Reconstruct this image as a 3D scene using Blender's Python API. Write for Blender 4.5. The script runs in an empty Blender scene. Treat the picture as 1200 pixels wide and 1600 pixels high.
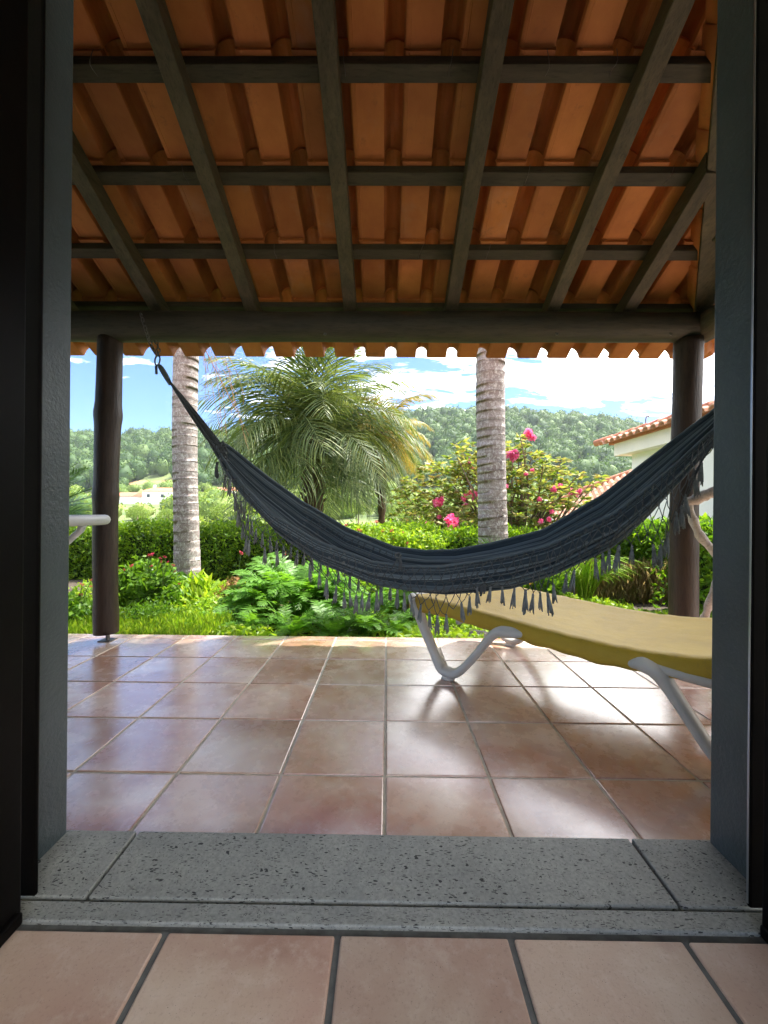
import bpy, bmesh, math, random
import numpy as np
from mathutils import Vector, Matrix, Euler
random.seed(7); rng = np.random.default_rng(7)
S = bpy.context.scene
COL = S.collection
# ------------------------------------------------------------ camera, world, sun
F = 621.0; CZ = 0.86
cd = bpy.data.cameras.new('camera'); cam = bpy.data.objects.new('camera', cd); COL.objects.link(cam)
cd.sensor_fit = 'HORIZONTAL'; cd.sensor_width = 36; cd.lens = F/1200*36
cd.clip_start = 0.02; cd.clip_end = 6000
R = Matrix.Rotation(math.radians(0.45),3,'Z') @ Matrix.Rotation(math.radians(90),3,'X') @ Matrix.Rotation(math.radians(0.5),3,'Z')
cam.matrix_world = Matrix.Translation((0,0,CZ)) @ R.to_4x4()
S.camera = cam
S.render.engine = 'CYCLES'
S.view_settings.view_transform = 'Standard'; S.view_settings.look = 'None'
S.view_settings.exposure = 2.3; S.view_settings.gamma = 1
S.cycles.max_bounces = 10; S.cycles.diffuse_bounces = 6; S.cycles.transparent_max_bounces = 8
S.cycles.use_denoising = True
SUN_EL, SUN_AZ = 66.0, 52.0       # azimuth to the right of the view direction (+Y)
sl = bpy.data.lights.new('sun','SUN'); sl.energy = 3.0; sl.angle = math.radians(0.5); sl.color = (1.0,0.95,0.86)
so = bpy.data.objects.new('sun', sl); COL.objects.link(so)
el, az = math.radians(SUN_EL), math.radians(SUN_AZ)
sdir = Vector((math.cos(el)*math.sin(az), math.cos(el)*math.cos(az), math.sin(el)))
so.rotation_euler = sdir.to_track_quat('Z','Y').to_euler()
W = bpy.data.worlds.new('World'); S.world = W; W.use_nodes = True
wn = W.node_tree; wn.nodes.clear()
def N(nt, typ, loc=None, **kw):
    n = nt.nodes.new(typ)
    for k, v in kw.items():
        if k.startswith('i_'):
            key = k[2:].replace('_',' ')
            n.inputs[key].default_value = v
        else: setattr(n, k, v)
    return n
def mathn(nt, op, a, b=None, c=None, clamp=False):
    n = nt.nodes.new('ShaderNodeMath'); n.operation = op; n.use_clamp = clamp
    for i, v in enumerate((a,b,c)):
        if v is None: continue
        if isinstance(v,(int,float)): n.inputs[i].default_value = v
        else: nt.links.new(v, n.inputs[i])
    return n.outputs[0]
def mixc(nt, f, a, b, mode='MIX'):
    n = nt.nodes.new('ShaderNodeMix'); n.data_type = 'RGBA'; n.blend_type = mode
    for s, v in ((n.inputs[0],f),(n.inputs[6],a),(n.inputs[7],b)):
        if isinstance(v,(int,float)): s.default_value = v
        elif isinstance(v,(tuple,list)): s.default_value = tuple(v)+((1,) if len(v)==3 else ())
        else: nt.links.new(v, s)
    return n.outputs[2]
def ramp(nt, fac, stops, interp='LINEAR'):
    n = nt.nodes.new('ShaderNodeValToRGB'); cr = n.color_ramp; cr.interpolation = interp
    while len(cr.elements) < len(stops): cr.elements.new(0.5)
    for e, (p, c) in zip(cr.elements, stops):
        e.position = p
        if isinstance(c,(int,float)): c = (c,c,c)
        e.color = tuple(c)+(1,)
    nt.links.new(fac, n.inputs[0]); return n.outputs[0]
def noise(nt, vec, scale, detail=4, rough=0.5, dist=0.0):
    n = nt.nodes.new('ShaderNodeTexNoise'); n.inputs['Scale'].default_value = scale
    n.inputs['Detail'].default_value = detail; n.inputs['Roughness'].default_value = rough
    n.inputs['Distortion'].default_value = dist
    if vec is not None: nt.links.new(vec, n.inputs['Vector'])
    return n.outputs[0]
def vmap(nt, vec, scale=(1,1,1), rot=(0,0,0), loc=(0,0,0)):
    n = nt.nodes.new('ShaderNodeMapping'); n.inputs['Scale'].default_value = scale
    n.inputs['Rotation'].default_value = rot; n.inputs['Location'].default_value = loc
    nt.links.new(vec, n.inputs['Vector']); return n.outputs[0]
sky = N(wn,'ShaderNodeTexSky', sky_type='NISHITA'); sky.sun_disc = False
sky.sun_elevation = el; sky.sun_rotation = az; sky.altitude = 300; sky.air_density = 1.0; sky.dust_density = 0.6; sky.ozone_density = 2.0
tc = N(wn,'ShaderNodeTexCoord')
sep = N(wn,'ShaderNodeSeparateXYZ'); wn.links.new(tc.outputs['Generated'], sep.inputs[0])
zc = mathn(wn,'ADD', mathn(wn,'MAXIMUM', sep.outputs[2], 0.0), 0.10)
cx = mathn(wn,'DIVIDE', sep.outputs[0], zc); cy = mathn(wn,'DIVIDE', sep.outputs[1], zc)
cmb = N(wn,'ShaderNodeCombineXYZ'); wn.links.new(cx, cmb.inputs[0]); wn.links.new(cy, cmb.inputs[1])
big = noise(wn, vmap(wn, cmb.outputs[0], (0.55,0.7,1),(0,0,0.3),(2.1,0.4,0)), 1.0, 3, 0.5)
fine = noise(wn, vmap(wn, cmb.outputs[0], (1.6,3.2,1),(0,0,-0.25),(5.3,1.2,0)), 1.6, 7, 0.62, 0.3)
cov = mathn(wn,'MULTIPLY_ADD', cx, 0.075, 0.0)
tot = mathn(wn,'ADD', mathn(wn,'ADD', mathn(wn,'MULTIPLY',big,0.55), mathn(wn,'MULTIPLY',fine,0.75)), mathn(wn,'MINIMUM', mathn(wn,'MAXIMUM',cov,-0.02),0.24))
lowgap = ramp(wn, sep.outputs[2], [(0.17,0.12),(0.30,0.0)])
tot = mathn(wn,'SUBTRACT', tot, lowgap)
cmask = ramp(wn, tot, [(0.615,0.0),(0.69,0.45),(0.78,1.0)])
hor = ramp(wn, sep.outputs[2], [(0.0,0.3),(0.12,0.0)])
skycol = mixc(wn, 1.0, sky.outputs[0], (0.34,0.45,0.62), 'MULTIPLY')
col = mixc(wn, cmask, skycol, (15.8,15.5,15.2))
bg = N(wn,'ShaderNodeBackground'); bg.inputs[1].default_value = 0.10
wn.links.new(col, bg.inputs[0])
wo = N(wn,'ShaderNodeOutputWorld'); wn.links.new(bg.outputs[0], wo.inputs[0])

# ------------------------------------------------------------ pixel rays at true distances
def ray(px, py): return R @ Vector(((px-600)/F, -(py-800)/F, -1))
def P(px, py, Y):
    v = ray(px, py); t = Y/v.y
    return Vector((v.x*t, Y, CZ+v.z*t))
# ------------------------------------------------------------ object helpers
def tag(o, label=None, cat=None, group=None, kind=None):
    if label: o['label'] = label
    if cat: o['category'] = cat
    if group: o['group'] = group
    if kind: o['kind'] = kind
    return o
def empty(name, loc=(0,0,0), rz=0, label=None, cat=None, group=None):
    o = bpy.data.objects.new(name, None); COL.objects.link(o); o.empty_display_size = 0.1
    o.location = loc; o.rotation_euler = (0,0,rz)
    return tag(o, label, cat, group)
def link(name, me, m=None, parent=None, loc=None, rot=None, scale=None):
    o = bpy.data.objects.new(name, me); COL.objects.link(o)
    if m is not None and len(me.materials)==0: me.materials.append(m)
    if parent is not None: o.parent = parent
    if loc is not None: o.location = loc
    if rot is not None: o.rotation_euler = rot
    if scale is not None: o.scale = scale
    return o
def npmesh(name, V, Fc, smooth=False):
    V = np.asarray(V, dtype=np.float32).reshape(-1,3); Fc = np.asarray(Fc, dtype=np.int32)
    me = bpy.data.meshes.new(name); k = Fc.shape[1]
    me.vertices.add(len(V)); me.vertices.foreach_set('co', V.ravel())
    me.loops.add(Fc.size); me.loops.foreach_set('vertex_index', Fc.ravel())
    me.polygons.add(len(Fc)); me.polygons.foreach_set('loop_start', np.arange(0, Fc.size, k, dtype=np.int32))
    me.polygons.foreach_set('loop_total', np.full(len(Fc), k, dtype=np.int32))
    if smooth: me.polygons.foreach_set('use_smooth', np.ones(len(Fc), dtype=bool))
    me.update(calc_edges=True); return me
class MB:
    def __init__(s): s.v=[]; s.f=[]
    def add(s, vs, fs):
        b=len(s.v); s.v += [tuple(v) for v in vs]; s.f += [tuple(i+b for i in f) for f in fs]; return s
    def box(s, x0,x1,y0,y1,z0,z1, M=None):
        vs=[Vector((x,y,z)) for z in (z0,z1) for y in (y0,y1) for x in (x0,x1)]
        if M is not None: vs=[M@v for v in vs]
        return s.add(vs,[(0,2,3,1),(4,5,7,6),(0,1,5,4),(2,6,7,3),(0,4,6,2),(1,3,7,5)])
    def tube(s, pts, rad, n=8, caps=True, flat=1.0, up=None, closed=False):
        pts=[Vector(p) for p in pts]; L=len(pts)
        if isinstance(rad,(int,float)): rad=[rad]*L
        rings=[]; prev=None
        for i,p in enumerate(pts):
            if closed: t=(pts[(i+1)%L]-pts[i-1])
            else: t=(pts[min(i+1,L-1)]-pts[max(i-1,0)])
            if t.length<1e-9: t=Vector((0,0,1))
            t.normalize()
            if prev is None:
                u = up if up is not None else (Vector((0,0,1)) if abs(t.z)<0.9 else Vector((1,0,0)))
                a=(u-t*u.dot(t)).normalized()
            else:
                a=(prev-t*prev.dot(t))
                a = a.normalized() if a.length>1e-6 else prev
            prev=a; b=t.cross(a)
            rings.append([p+(a*math.cos(q)*flat+b*math.sin(q))*rad[i] for q in [2*math.pi*k/n for k in range(n)]])
        vs=[v for r in rings for v in r]; fs=[]
        for i in range(L if closed else L-1):
            j=(i+1)%L
            for k in range(n): fs.append((i*n+k, i*n+(k+1)%n, j*n+(k+1)%n, j*n+k))
        if caps and not closed:
            fs.append(tuple(reversed(range(n)))); fs.append(tuple((L-1)*n+k for k in range(n)))
        return s.add(vs,fs)
    def mesh(s, name, smooth=False, bevel=0.0, seg=2):
        me=bpy.data.meshes.new(name); me.from_pydata(s.v,[],s.f); me.update()
        if bevel>0:
            bm=bmesh.new(); bm.from_mesh(me); bmesh.ops.bevel(bm, geom=bm.edges[:], offset=bevel, segments=seg, affect='EDGES', profile=0.5, clamp_overlap=True)
            bmesh.ops.recalc_face_normals(bm, faces=bm.faces); bm.to_mesh(me); bm.free()
        if smooth: me.polygons.foreach_set('use_smooth',[True]*len(me.polygons))
        return me
    def build(s, name, m, parent=None, smooth=False, bevel=0.0, seg=2, **kw):
        return link(name, s.mesh(name,smooth,bevel,seg), m, parent, **kw)
def curve(pts, n):
    """Catmull-Rom resample"""
    pts=[Vector(p) for p in pts]; out=[]; L=len(pts)
    for k in range(n):
        t=k/(n-1)*(L-1); i=min(int(t),L-2); f=t-i
        p0=pts[max(i-1,0)]; p1=pts[i]; p2=pts[i+1]; p3=pts[min(i+2,L-1)]
        out.append(0.5*((2*p1)+(p2-p0)*f+(2*p0-5*p1+4*p2-p3)*f*f+(-p0+3*p1-3*p2+p3)*f**3))
    return out
def interp(tab, x):
    xs=[a for a,_ in tab]; ys=[b for _,b in tab]; return float(np.interp(x,xs,ys))
# ------------------------------------------------------------ materials
def newmat(name):
    m=bpy.data.materials.new(name); m.use_nodes=True; nt=m.node_tree; nt.nodes.clear()
    out=nt.nodes.new('ShaderNodeOutputMaterial'); p=nt.nodes.new('ShaderNodeBsdfPrincipled'); nt.links.new(p.outputs[0], out.inputs[0])
    return m,nt,p,out
def setc(nt,p,key,v):
    s=p.inputs[key]
    if isinstance(v,(int,float)): s.default_value=v
    elif isinstance(v,(tuple,list)): s.default_value=tuple(v)+((1,) if len(v)==3 else ())
    else: nt.links.new(v,s)
def bump(nt,p,h,strength=0.3,dist=0.01):
    b=nt.nodes.new('ShaderNodeBump'); b.inputs['Strength'].default_value=strength; b.inputs['Distance'].default_value=dist
    nt.links.new(h,b.inputs['Height']); nt.links.new(b.outputs[0],p.inputs['Normal'])
def gpos(nt): return nt.nodes.new('ShaderNodeNewGeometry').outputs['Position']
def opos(nt): return nt.nodes.new('ShaderNodeTexCoord').outputs['Object']
def orand(nt): return nt.nodes.new('ShaderNodeObjectInfo').outputs['Random']
def island(nt): return nt.nodes.new('ShaderNodeNewGeometry').outputs['Random Per Island']
def simple(name, c, rough=0.6, var=0.15, scale=8, metal=0, bmp=0.2, spec=0.5):
    m,nt,p,_=newmat(name); n=noise(nt,gpos(nt),scale,6,0.6)
    d=tuple(x*(1-var) for x in c); l=tuple(min(1,x*(1+var)) for x in c)
    setc(nt,p,'Base Color',ramp(nt,n,[(0.3,d),(0.7,l)])); setc(nt,p,'Roughness',rough); setc(nt,p,'Metallic',metal)
    setc(nt,p,'Specular IOR Level',spec)
    if bmp: bump(nt,p,noise(nt,gpos(nt),scale*6,5,0.6),bmp,0.003)
    return m
def floor_tile(name, indoor=False):
    m,nt,p,_=newmat(name); g=gpos(nt); r=orand(nt)
    off=nt.nodes.new('ShaderNodeVectorMath'); off.operation='ADD'
    cm=nt.nodes.new('ShaderNodeCombineXYZ'); nt.links.new(mathn(nt,'MULTIPLY',r,37.0),cm.inputs[2])
    nt.links.new(g,off.inputs[0]); nt.links.new(cm.outputs[0],off.inputs[1]); v=off.outputs[0]
    n1=noise(nt,v,3.4,3,0.55,0.6); n2=noise(nt,v,26,8,0.72); n3=noise(nt,v,2.3,2,0.5,0.3)
    if indoor: st=[(0.28,(0.36,0.22,0.16)),(0.48,(0.48,0.36,0.27)),(0.72,(0.56,0.46,0.36))]
    else: st=[(0.30,(0.34,0.15,0.09)),(0.44,(0.48,0.28,0.19)),(0.58,(0.62,0.46,0.36)),(0.75,(0.70,0.58,0.50))]
    c=ramp(nt,n1,st)
    c=mixc(nt,ramp(nt,n3,[(0.45,0.0),(0.62,0.55)]),c,(0.42,0.20,0.17) if not indoor else (0.42,0.25,0.19))
    c=mixc(nt,ramp(nt,n2,[(0.50,0.0),(0.68,0.4)]),c,(0.60,0.50,0.42))
    c=mixc(nt,ramp(nt,noise(nt,v,170,3,0.6),[(0.55,0.0),(0.75,0.3)]),c,(0.22,0.13,0.10))
    c=mixc(nt,mathn(nt,'MULTIPLY',ramp(nt,noise(nt,v,60,9,0.85,1.2),[(0.57,0.0),(0.66,0.55)]),ramp(nt,noise(nt,v,4.5,3,0.6),[(0.45,0.0),(0.6,1.0)])),c,(0.17,0.12,0.10))
    c=mixc(nt,ramp(nt,noise(nt,v,420,1,0.5),[(0.745,0.0),(0.76,0.8)]),c,(0.06,0.05,0.045))
    hsv=nt.nodes.new('ShaderNodeHueSaturation'); nt.links.new(c,hsv.inputs['Color']); nt.links.new(mathn(nt,'MULTIPLY_ADD',r,0.26,0.92),hsv.inputs['Value'])
    setc(nt,p,'Base Color',hsv.outputs[0])
    n4=noise(nt,v,9,6,0.7)
    setc(nt,p,'Roughness',ramp(nt,n4,[(0.35,0.20 if not indoor else 0.42),(0.7,0.36 if not indoor else 0.6)]))
    setc(nt,p,'Specular IOR Level',0.75 if not indoor else 0.45)
    setc(nt,p,'Coat Weight',1.0 if not indoor else 0.0); setc(nt,p,'Coat Roughness',0.2); setc(nt,p,'Coat IOR',1.75)
    h=mathn(nt,'ADD',mathn(nt,'MULTIPLY',noise(nt,v,60,5,0.65),0.5),noise(nt,v,13,3,0.5)); bump(nt,p,h,0.16 if not indoor else 0.35,0.004)
    return m
def basalt(name):
    m,nt,p,_=newmat(name); g=gpos(nt)
    vo=nt.nodes.new('ShaderNodeTexVoronoi'); vo.inputs['Scale'].default_value=120; vo.inputs['Randomness'].default_value=1
    nt.links.new(vmap(nt,mixc(nt,0.06,g,nt.nodes.new('ShaderNodeTexNoise').outputs[1]),(0.5,1.6,1),(0,0,-0.6)),vo.inputs['Vector'])
    sel=noise(nt,g,45,4,0.6)
    pit=mathn(nt,'MULTIPLY',mathn(nt,'LESS_THAN',vo.outputs['Distance'],0.26),mathn(nt,'GREATER_THAN',sel,0.47))
    sp=nt.nodes.new('ShaderNodeTexVoronoi'); sp.inputs['Scale'].default_value=230; nt.links.new(g,sp.inputs['Vector'])
    pit2=mathn(nt,'MULTIPLY',mathn(nt,'LESS_THAN',sp.outputs['Distance'],0.28),mathn(nt,'GREATER_THAN',noise(nt,g,80,2,0.5),0.56))
    base=ramp(nt,noise(nt,g,7,6,0.65),[(0.3,(0.23,0.24,0.225)),(0.7,(0.34,0.35,0.32))])
    base=mixc(nt,ramp(nt,noise(nt,g,140,3,0.7),[(0.4,0.0),(0.7,0.5)]),base,(0.10,0.11,0.11))
    mx=mathn(nt,'MAXIMUM',pit,mathn(nt,'MULTIPLY',pit2,0.7))
    setc(nt,p,'Base Color',mixc(nt,mx,base,(0.025,0.027,0.027))); setc(nt,p,'Roughness',0.62)
    bump(nt,p,mathn(nt,'SUBTRACT',noise(nt,g,160,4,0.6),mathn(nt,'MULTIPLY',mx,3.0)),0.5,0.002)
    return m
def wood(name, c1, c2, rough=0.6, axis=(1,1,1), scale=1.0, spec=0.4):
    m,nt,p,_=newmat(name); o=opos(nt)
    v=vmap(nt,o,tuple(a*scale for a in axis))
    n=noise(nt,v,4,8,0.65,0.4); n2=noise(nt,v,18,5,0.6)
    c=ramp(nt,n,[(0.3,c1),(0.7,c2)])
    c=mixc(nt,ramp(nt,n2,[(0.52,0.0),(0.7,0.6)]),c,tuple(x*0.45 for x in c1))
    hsv=nt.nodes.new('ShaderNodeHueSaturation'); nt.links.new(c,hsv.inputs['Color']); nt.links.new(mathn(nt,'MULTIPLY_ADD',orand(nt),0.35,0.82),hsv.inputs['Value'])
    setc(nt,p,'Base Color',hsv.outputs[0]); setc(nt,p,'Roughness',rough); setc(nt,p,'Specular IOR Level',spec)
    bump(nt,p,mathn(nt,'ADD',n2,n),0.5,0.006)
    return m
def roof_clay(name):
    m,nt,p,_=newmat(name); g=gpos(nt); r=orand(nt)
    cm=nt.nodes.new('ShaderNodeCombineXYZ'); nt.links.new(mathn(nt,'MULTIPLY',r,23.0),cm.inputs[0])
    off=nt.nodes.new('ShaderNodeVectorMath'); off.operation='ADD'; nt.links.new(g,off.inputs[0]); nt.links.new(cm.outputs[0],off.inputs[1])
    v=off.outputs[0]; n=noise(nt,v,5,6,0.6)
    c=ramp(nt,n,[(0.3,(0.42,0.135,0.035)),(0.7,(0.60,0.225,0.062))])
    c=mixc(nt,ramp(nt,noise(nt,v,2.2,5,0.7),[(0.56,0.0),(0.68,0.35)]),c,(0.52,0.30,0.18))
    hsv=nt.nodes.new('ShaderNodeHueSaturation'); nt.links.new(c,hsv.inputs['Color']); nt.links.new(mathn(nt,'MULTIPLY_ADD',r,0.45,0.72),hsv.inputs['Value'])
    setc(nt,p,'Base Color',mixc(nt,ramp(nt,noise(nt,v,9,7,0.8),[(0.58,0.0),(0.72,0.6)]),hsv.outputs[0],(0.16,0.07,0.035))); setc(nt,p,'Roughness',0.75)
    bump(nt,p,noise(nt,vmap(nt,v,(40,6,6)),3,4,0.6),0.25,0.004)
    return m
def leafmat(name, cols, trans=0.35, rough=0.45, tcol=None, orandw=0.0):
    m,nt,p,out=newmat(name); r=island(nt)
    k=len(cols); c=ramp(nt,r,[(i/max(1,k-1),cc) for i,cc in enumerate(cols)])
    hsv=nt.nodes.new('ShaderNodeHueSaturation'); nt.links.new(c,hsv.inputs['Color'])
    nt.links.new(mathn(nt,'MULTIPLY_ADD',noise(nt,gpos(nt),1.7,3,0.5),0.9,0.55),hsv.inputs['Value'])
    c=hsv.outputs[0]
    setc(nt,p,'Base Color',c); setc(nt,p,'Roughness',rough); setc(nt,p,'Specular IOR Level',0.4)
    t=nt.nodes.new('ShaderNodeBsdfTranslucent'); tc_=mixc(nt,1.0,c,tcol or (1.5,1.45,0.5),'MULTIPLY'); nt.links.new(tc_,t.inputs[0])
    mx=nt.nodes.new('ShaderNodeMixShader'); mx.inputs[0].default_value=trans
    nt.links.new(p.outputs[0],mx.inputs[1]); nt.links.new(t.outputs[0],mx.inputs[2]); nt.links.new(mx.outputs[0],out.inputs[0])
    return m
def cloth_stripes(name):
    m,nt,p,_=newmat(name); uv=nt.nodes.new('ShaderNodeUVMap').outputs[0]
    s=nt.nodes.new('ShaderNodeSeparateXYZ'); nt.links.new(uv,s.inputs[0])
    cm=nt.nodes.new('ShaderNodeCombineXYZ'); nt.links.new(s.outputs[1],cm.inputs[0])
    n=noise(nt,cm.outputs[0],26,3,0.7)
    c=ramp(nt,n,[(0.34,(0.010,0.016,0.024)),(0.44,(0.034,0.052,0.068)),(0.49,(0.05,0.072,0.09)),(0.525,(0.22,0.27,0.29)),(0.56,(0.06,0.085,0.105)),(0.64,(0.30,0.35,0.36))])
    # pairs of fine woven dashes crossing the cloth
    u=s.outputs[0]; band=None
    for a in (0.14,0.165,0.245,0.27,0.70,0.73,0.82):
        d=mathn(nt,'LESS_THAN',mathn(nt,'ABSOLUTE',mathn(nt,'SUBTRACT',u,a)),0.0022)
        band = d if band is None else mathn(nt,'MAXIMUM',band,d)
    dash=mathn(nt,'GREATER_THAN',noise(nt,cm.outputs[0],60,2,0.5),0.52)
    c=mixc(nt,mathn(nt,'MULTIPLY',mathn(nt,'MULTIPLY',band,dash),0.55),c,(0.22,0.22,0.2))
    setc(nt,p,'Base Color',c); setc(nt,p,'Roughness',0.85); setc(nt,p,'Sheen Weight',0.12)
    w=nt.nodes.new('ShaderNodeTexWave'); w.inputs['Scale'].default_value=60; w.bands_direction='X'; nt.links.new(uv,w.inputs['Vector'])
    bump(nt,p,noise(nt,vmap(nt,uv,(14,140,1)),4,4,0.6),0.35,0.004)
    return m
def trunkmat(name):
    m,nt,p,_=newmat(name); g=gpos(nt)
    v=vmap(nt,g,(1,1,0.75))
    blot=noise(nt,v,30,7,0.8,1.0); b2=noise(nt,g,3,5,0.6)
    c=ramp(nt,b2,[(0.3,(0.17,0.13,0.115)),(0.7,(0.28,0.235,0.21))])
    c=mixc(nt,ramp(nt,blot,[(0.48,0.0),(0.60,0.9)]),c,(0.50,0.49,0.46))
    c=mixc(nt,ramp(nt,noise(nt,g,1.2,3,0.5),[(0.5,0.0),(0.75,0.35)]),c,(0.33,0.28,0.27))
    wv=nt.nodes.new('ShaderNodeTexWave'); wv.bands_direction='Z'; wv.inputs['Scale'].default_value=3.1; wv.inputs['Distortion'].default_value=1.6; wv.inputs['Detail'].default_value=3; wv.inputs['Detail Scale'].default_value=1.3; nt.links.new(g,wv.inputs['Vector'])
    c=mixc(nt,ramp(nt,wv.outputs[1],[(0.0,0.45),(0.08,0.0)]),c,(0.09,0.07,0.06))
    setc(nt,p,'Base Color',c); setc(nt,p,'Roughness',0.85); bump(nt,p,blot,0.6,0.01)
    return m
M={}
M['tile']=floor_tile('glazed terracotta tile'); M['tile_in']=floor_tile('matt terracotta tile',True)
M['grout']=simple('sandy grout',(0.46,0.42,0.35),0.85,0.25,30); M['grout_in']=simple('dark grout',(0.12,0.125,0.12),0.9,0.3,40)
M['basalt']=basalt('pitted basalt')
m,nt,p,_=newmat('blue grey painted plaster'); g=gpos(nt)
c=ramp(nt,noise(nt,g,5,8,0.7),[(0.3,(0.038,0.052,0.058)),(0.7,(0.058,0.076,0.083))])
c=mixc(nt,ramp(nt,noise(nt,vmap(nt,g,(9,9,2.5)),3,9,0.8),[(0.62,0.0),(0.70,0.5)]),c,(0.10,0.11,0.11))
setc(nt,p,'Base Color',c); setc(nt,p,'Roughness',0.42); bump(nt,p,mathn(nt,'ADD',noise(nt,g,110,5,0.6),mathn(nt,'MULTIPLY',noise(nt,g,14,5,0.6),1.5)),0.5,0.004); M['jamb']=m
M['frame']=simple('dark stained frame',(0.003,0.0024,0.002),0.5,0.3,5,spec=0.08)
M['rail']=simple('bright handle metal and edge highlight',(0.35,0.37,0.4),0.3,0.1,5,metal=0.9)  # metal of the door handles, also the highlight line modelled on the frame
M['roomwall']=simple('cream room wall',(0.7,0.67,0.6),0.9,0.05,3)
M['log']=wood('dark log',(0.020,0.012,0.008),(0.055,0.034,0.022),0.5,(6,6,0.8))
M['beamlog']=wood('grey brown log',(0.035,0.034,0.025),(0.085,0.072,0.050),0.6,(0.8,6,6))
M['rafter']=wood('olive brown rafter',(0.050,0.042,0.027),(0.115,0.092,0.058),0.65,(6,0.8,6))
M['batten']=wood('olive brown batten',(0.045,0.040,0.028),(0.09,0.076,0.052),0.7,(0.8,6,6))
M['clay']=roof_clay('roof clay')
M['cloth']=cloth_stripes('striped hammock cloth')
M['cord']=simple('slate cord',(0.085,0.094,0.098),0.85,0.25,40)
M['tassel']=simple('grey blue tassel yarn',(0.22,0.235,0.232),0.9,0.3,60)
M['sleeve']=simple('grey cord sleeve',(0.12,0.15,0.15),0.8,0.2,60)
M['steel']=simple('dull steel chain',(0.16,0.15,0.14),0.45,0.3,40,metal=0.7)
M['plastic']=simple('off white resin',(0.62,0.60,0.55),0.38,0.08,5,bmp=0.08)
m,nt,p,_=newmat('mustard sling fabric'); g=opos(nt)
c=ramp(nt,noise(nt,g,2.6,7,0.7,0.5),[(0.3,(0.46,0.29,0.015)),(0.7,(0.62,0.42,0.035))])
c=mixc(nt,ramp(nt,noise(nt,g,7,8,0.75),[(0.58,0.0),(0.70,0.45)]),c,(0.30,0.20,0.06))
setc(nt,p,'Base Color',c); setc(nt,p,'Roughness',0.6); setc(nt,p,'Sheen Weight',0.1)
bump(nt,p,mathn(nt,'ADD',mathn(nt,'MULTIPLY',noise(nt,g,330,2,0.5),.35),noise(nt,vmap(nt,g,(5,5,12),(0,0,.75)),2.2,5,0.55)),0.5,0.008); M['sling']=m
M['whitepl']=simple('white enamel',(0.62,0.64,0.66),0.35,0.06,5,bmp=0.05)
M['drift']=wood('weathered driftwood',(0.30,0.27,0.24),(0.52,0.48,0.43),0.8,(3,3,3),2)
M['trunk']=trunkmat('lichen palm bark')
M['darkbark']=wood('fibrous palm bark',(0.05,0.03,0.018),(0.16,0.095,0.05),0.9,(8,8,3))
M['twig']=simple('brown twig',(0.16,0.11,0.07),0.85,0.3,20)
M['stem']=simple('green stem',(0.10,0.16,0.04),0.6,0.2,20)
M['soil']=simple('garden soil',(0.06,0.045,0.03),0.95,0.4,6)
M['white']=simple('white render',(0.78,0.77,0.74),0.9,0.04,2)
M['cream']=simple('cream cornice',(0.80,0.75,0.68),0.9,0.05,2)
M['rooftile']=simple('fired clay',(0.46,0.17,0.095),0.8,0.25,9)  # red clay, tone varying at random
M['rooflight']=simple('pale fired clay',(0.60,0.34,0.22),0.8,0.25,9)  # paler clay, tone varying at random
M['glass']=simple('dark window glass',(0.05,0.06,0.07),0.15,0.1,3,bmp=0)
M['rock']=simple('dark garden rock',(0.055,0.05,0.045),0.9,0.4,12,bmp=0.6)
M['hedge']=leafmat('hedge leaf',[(0.07,0.16,0.012),(0.14,0.26,0.018),(0.24,0.36,0.025)],0.45)
M['hedge2']=leafmat('broad hedge leaf',[(0.06,0.16,0.015),(0.12,0.25,0.02),(0.20,0.34,0.03)],0.45)
M['lime']=leafmat('lime ground leaf',[(0.14,0.27,0.02),(0.25,0.40,0.035),(0.34,0.44,0.06)],0.48)
M['green']=leafmat('mid green leaf',[(0.06,0.16,0.018),(0.12,0.25,0.025),(0.18,0.32,0.035)],0.43)
M['fern']=leafmat('fern frond',[(0.09,0.23,0.025),(0.15,0.32,0.04)],0.45)
M['palm']=leafmat('palm leaflet',[(0.05,0.09,0.032),(0.11,0.155,0.055),(0.21,0.25,0.09)],0.38,0.5,(1.3,1.25,0.5))
M['ypalm']=leafmat('yellowing palm leaflet',[(0.16,0.18,0.04),(0.28,0.25,0.06),(0.34,0.24,0.06)],0.4,0.45,(1.3,1.1,0.5))
M['rhodo']=leafmat('yellow green whorl leaf',[(0.08,0.15,0.03),(0.18,0.26,0.05),(0.30,0.35,0.10),(0.38,0.36,0.16),(0.20,0.14,0.06)],0.42)
M['cycad']=leafmat('dark cycad leaflet',[(0.02,0.07,0.012),(0.05,0.12,0.02)],0.25,0.3)
M['pink']=leafmat('hot pink petal',[(0.88,0.09,0.30),(0.93,0.2,0.45),(0.95,0.42,0.6)],0.4,0.6,(1.1,1.0,1.0))
M['red']=leafmat('crimson petal',[(0.45,0.02,0.06),(0.6,0.05,0.12)],0.3,0.6,(1.1,0.9,0.9))
M['yellow']=leafmat('yellow petal',[(0.8,0.5,0.02),(0.85,0.6,0.05)],0.3,0.6,(1,1,1))
M['dry']=leafmat('dry straw leaf',[(0.36,0.24,0.10),(0.52,0.40,0.20),(0.22,0.22,0.06)],0.45,0.7,(1.1,1.1,0.9))
M['copper']=leafmat('coppery leaf',[(0.30,0.13,0.05),(0.36,0.2,0.07),(0.2,0.2,0.05)],0.35,0.6,(1.1,1.0,0.8))
M['forest']=leafmat('forest leaf',[(0.03,0.075,0.02),(0.055,0.115,0.025),(0.10,0.165,0.04)],0.25,0.7)
M['scrub']=leafmat('valley scrub leaf',[(0.09,0.17,0.03),(0.17,0.25,0.045),(0.26,0.33,0.08)],0.3,0.7)
m,nt,p,_=newmat('tree core'); setc(nt,p,'Base Color',(0.02,0.04,0.012)); setc(nt,p,'Roughness',0.95); M['core']=m
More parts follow.
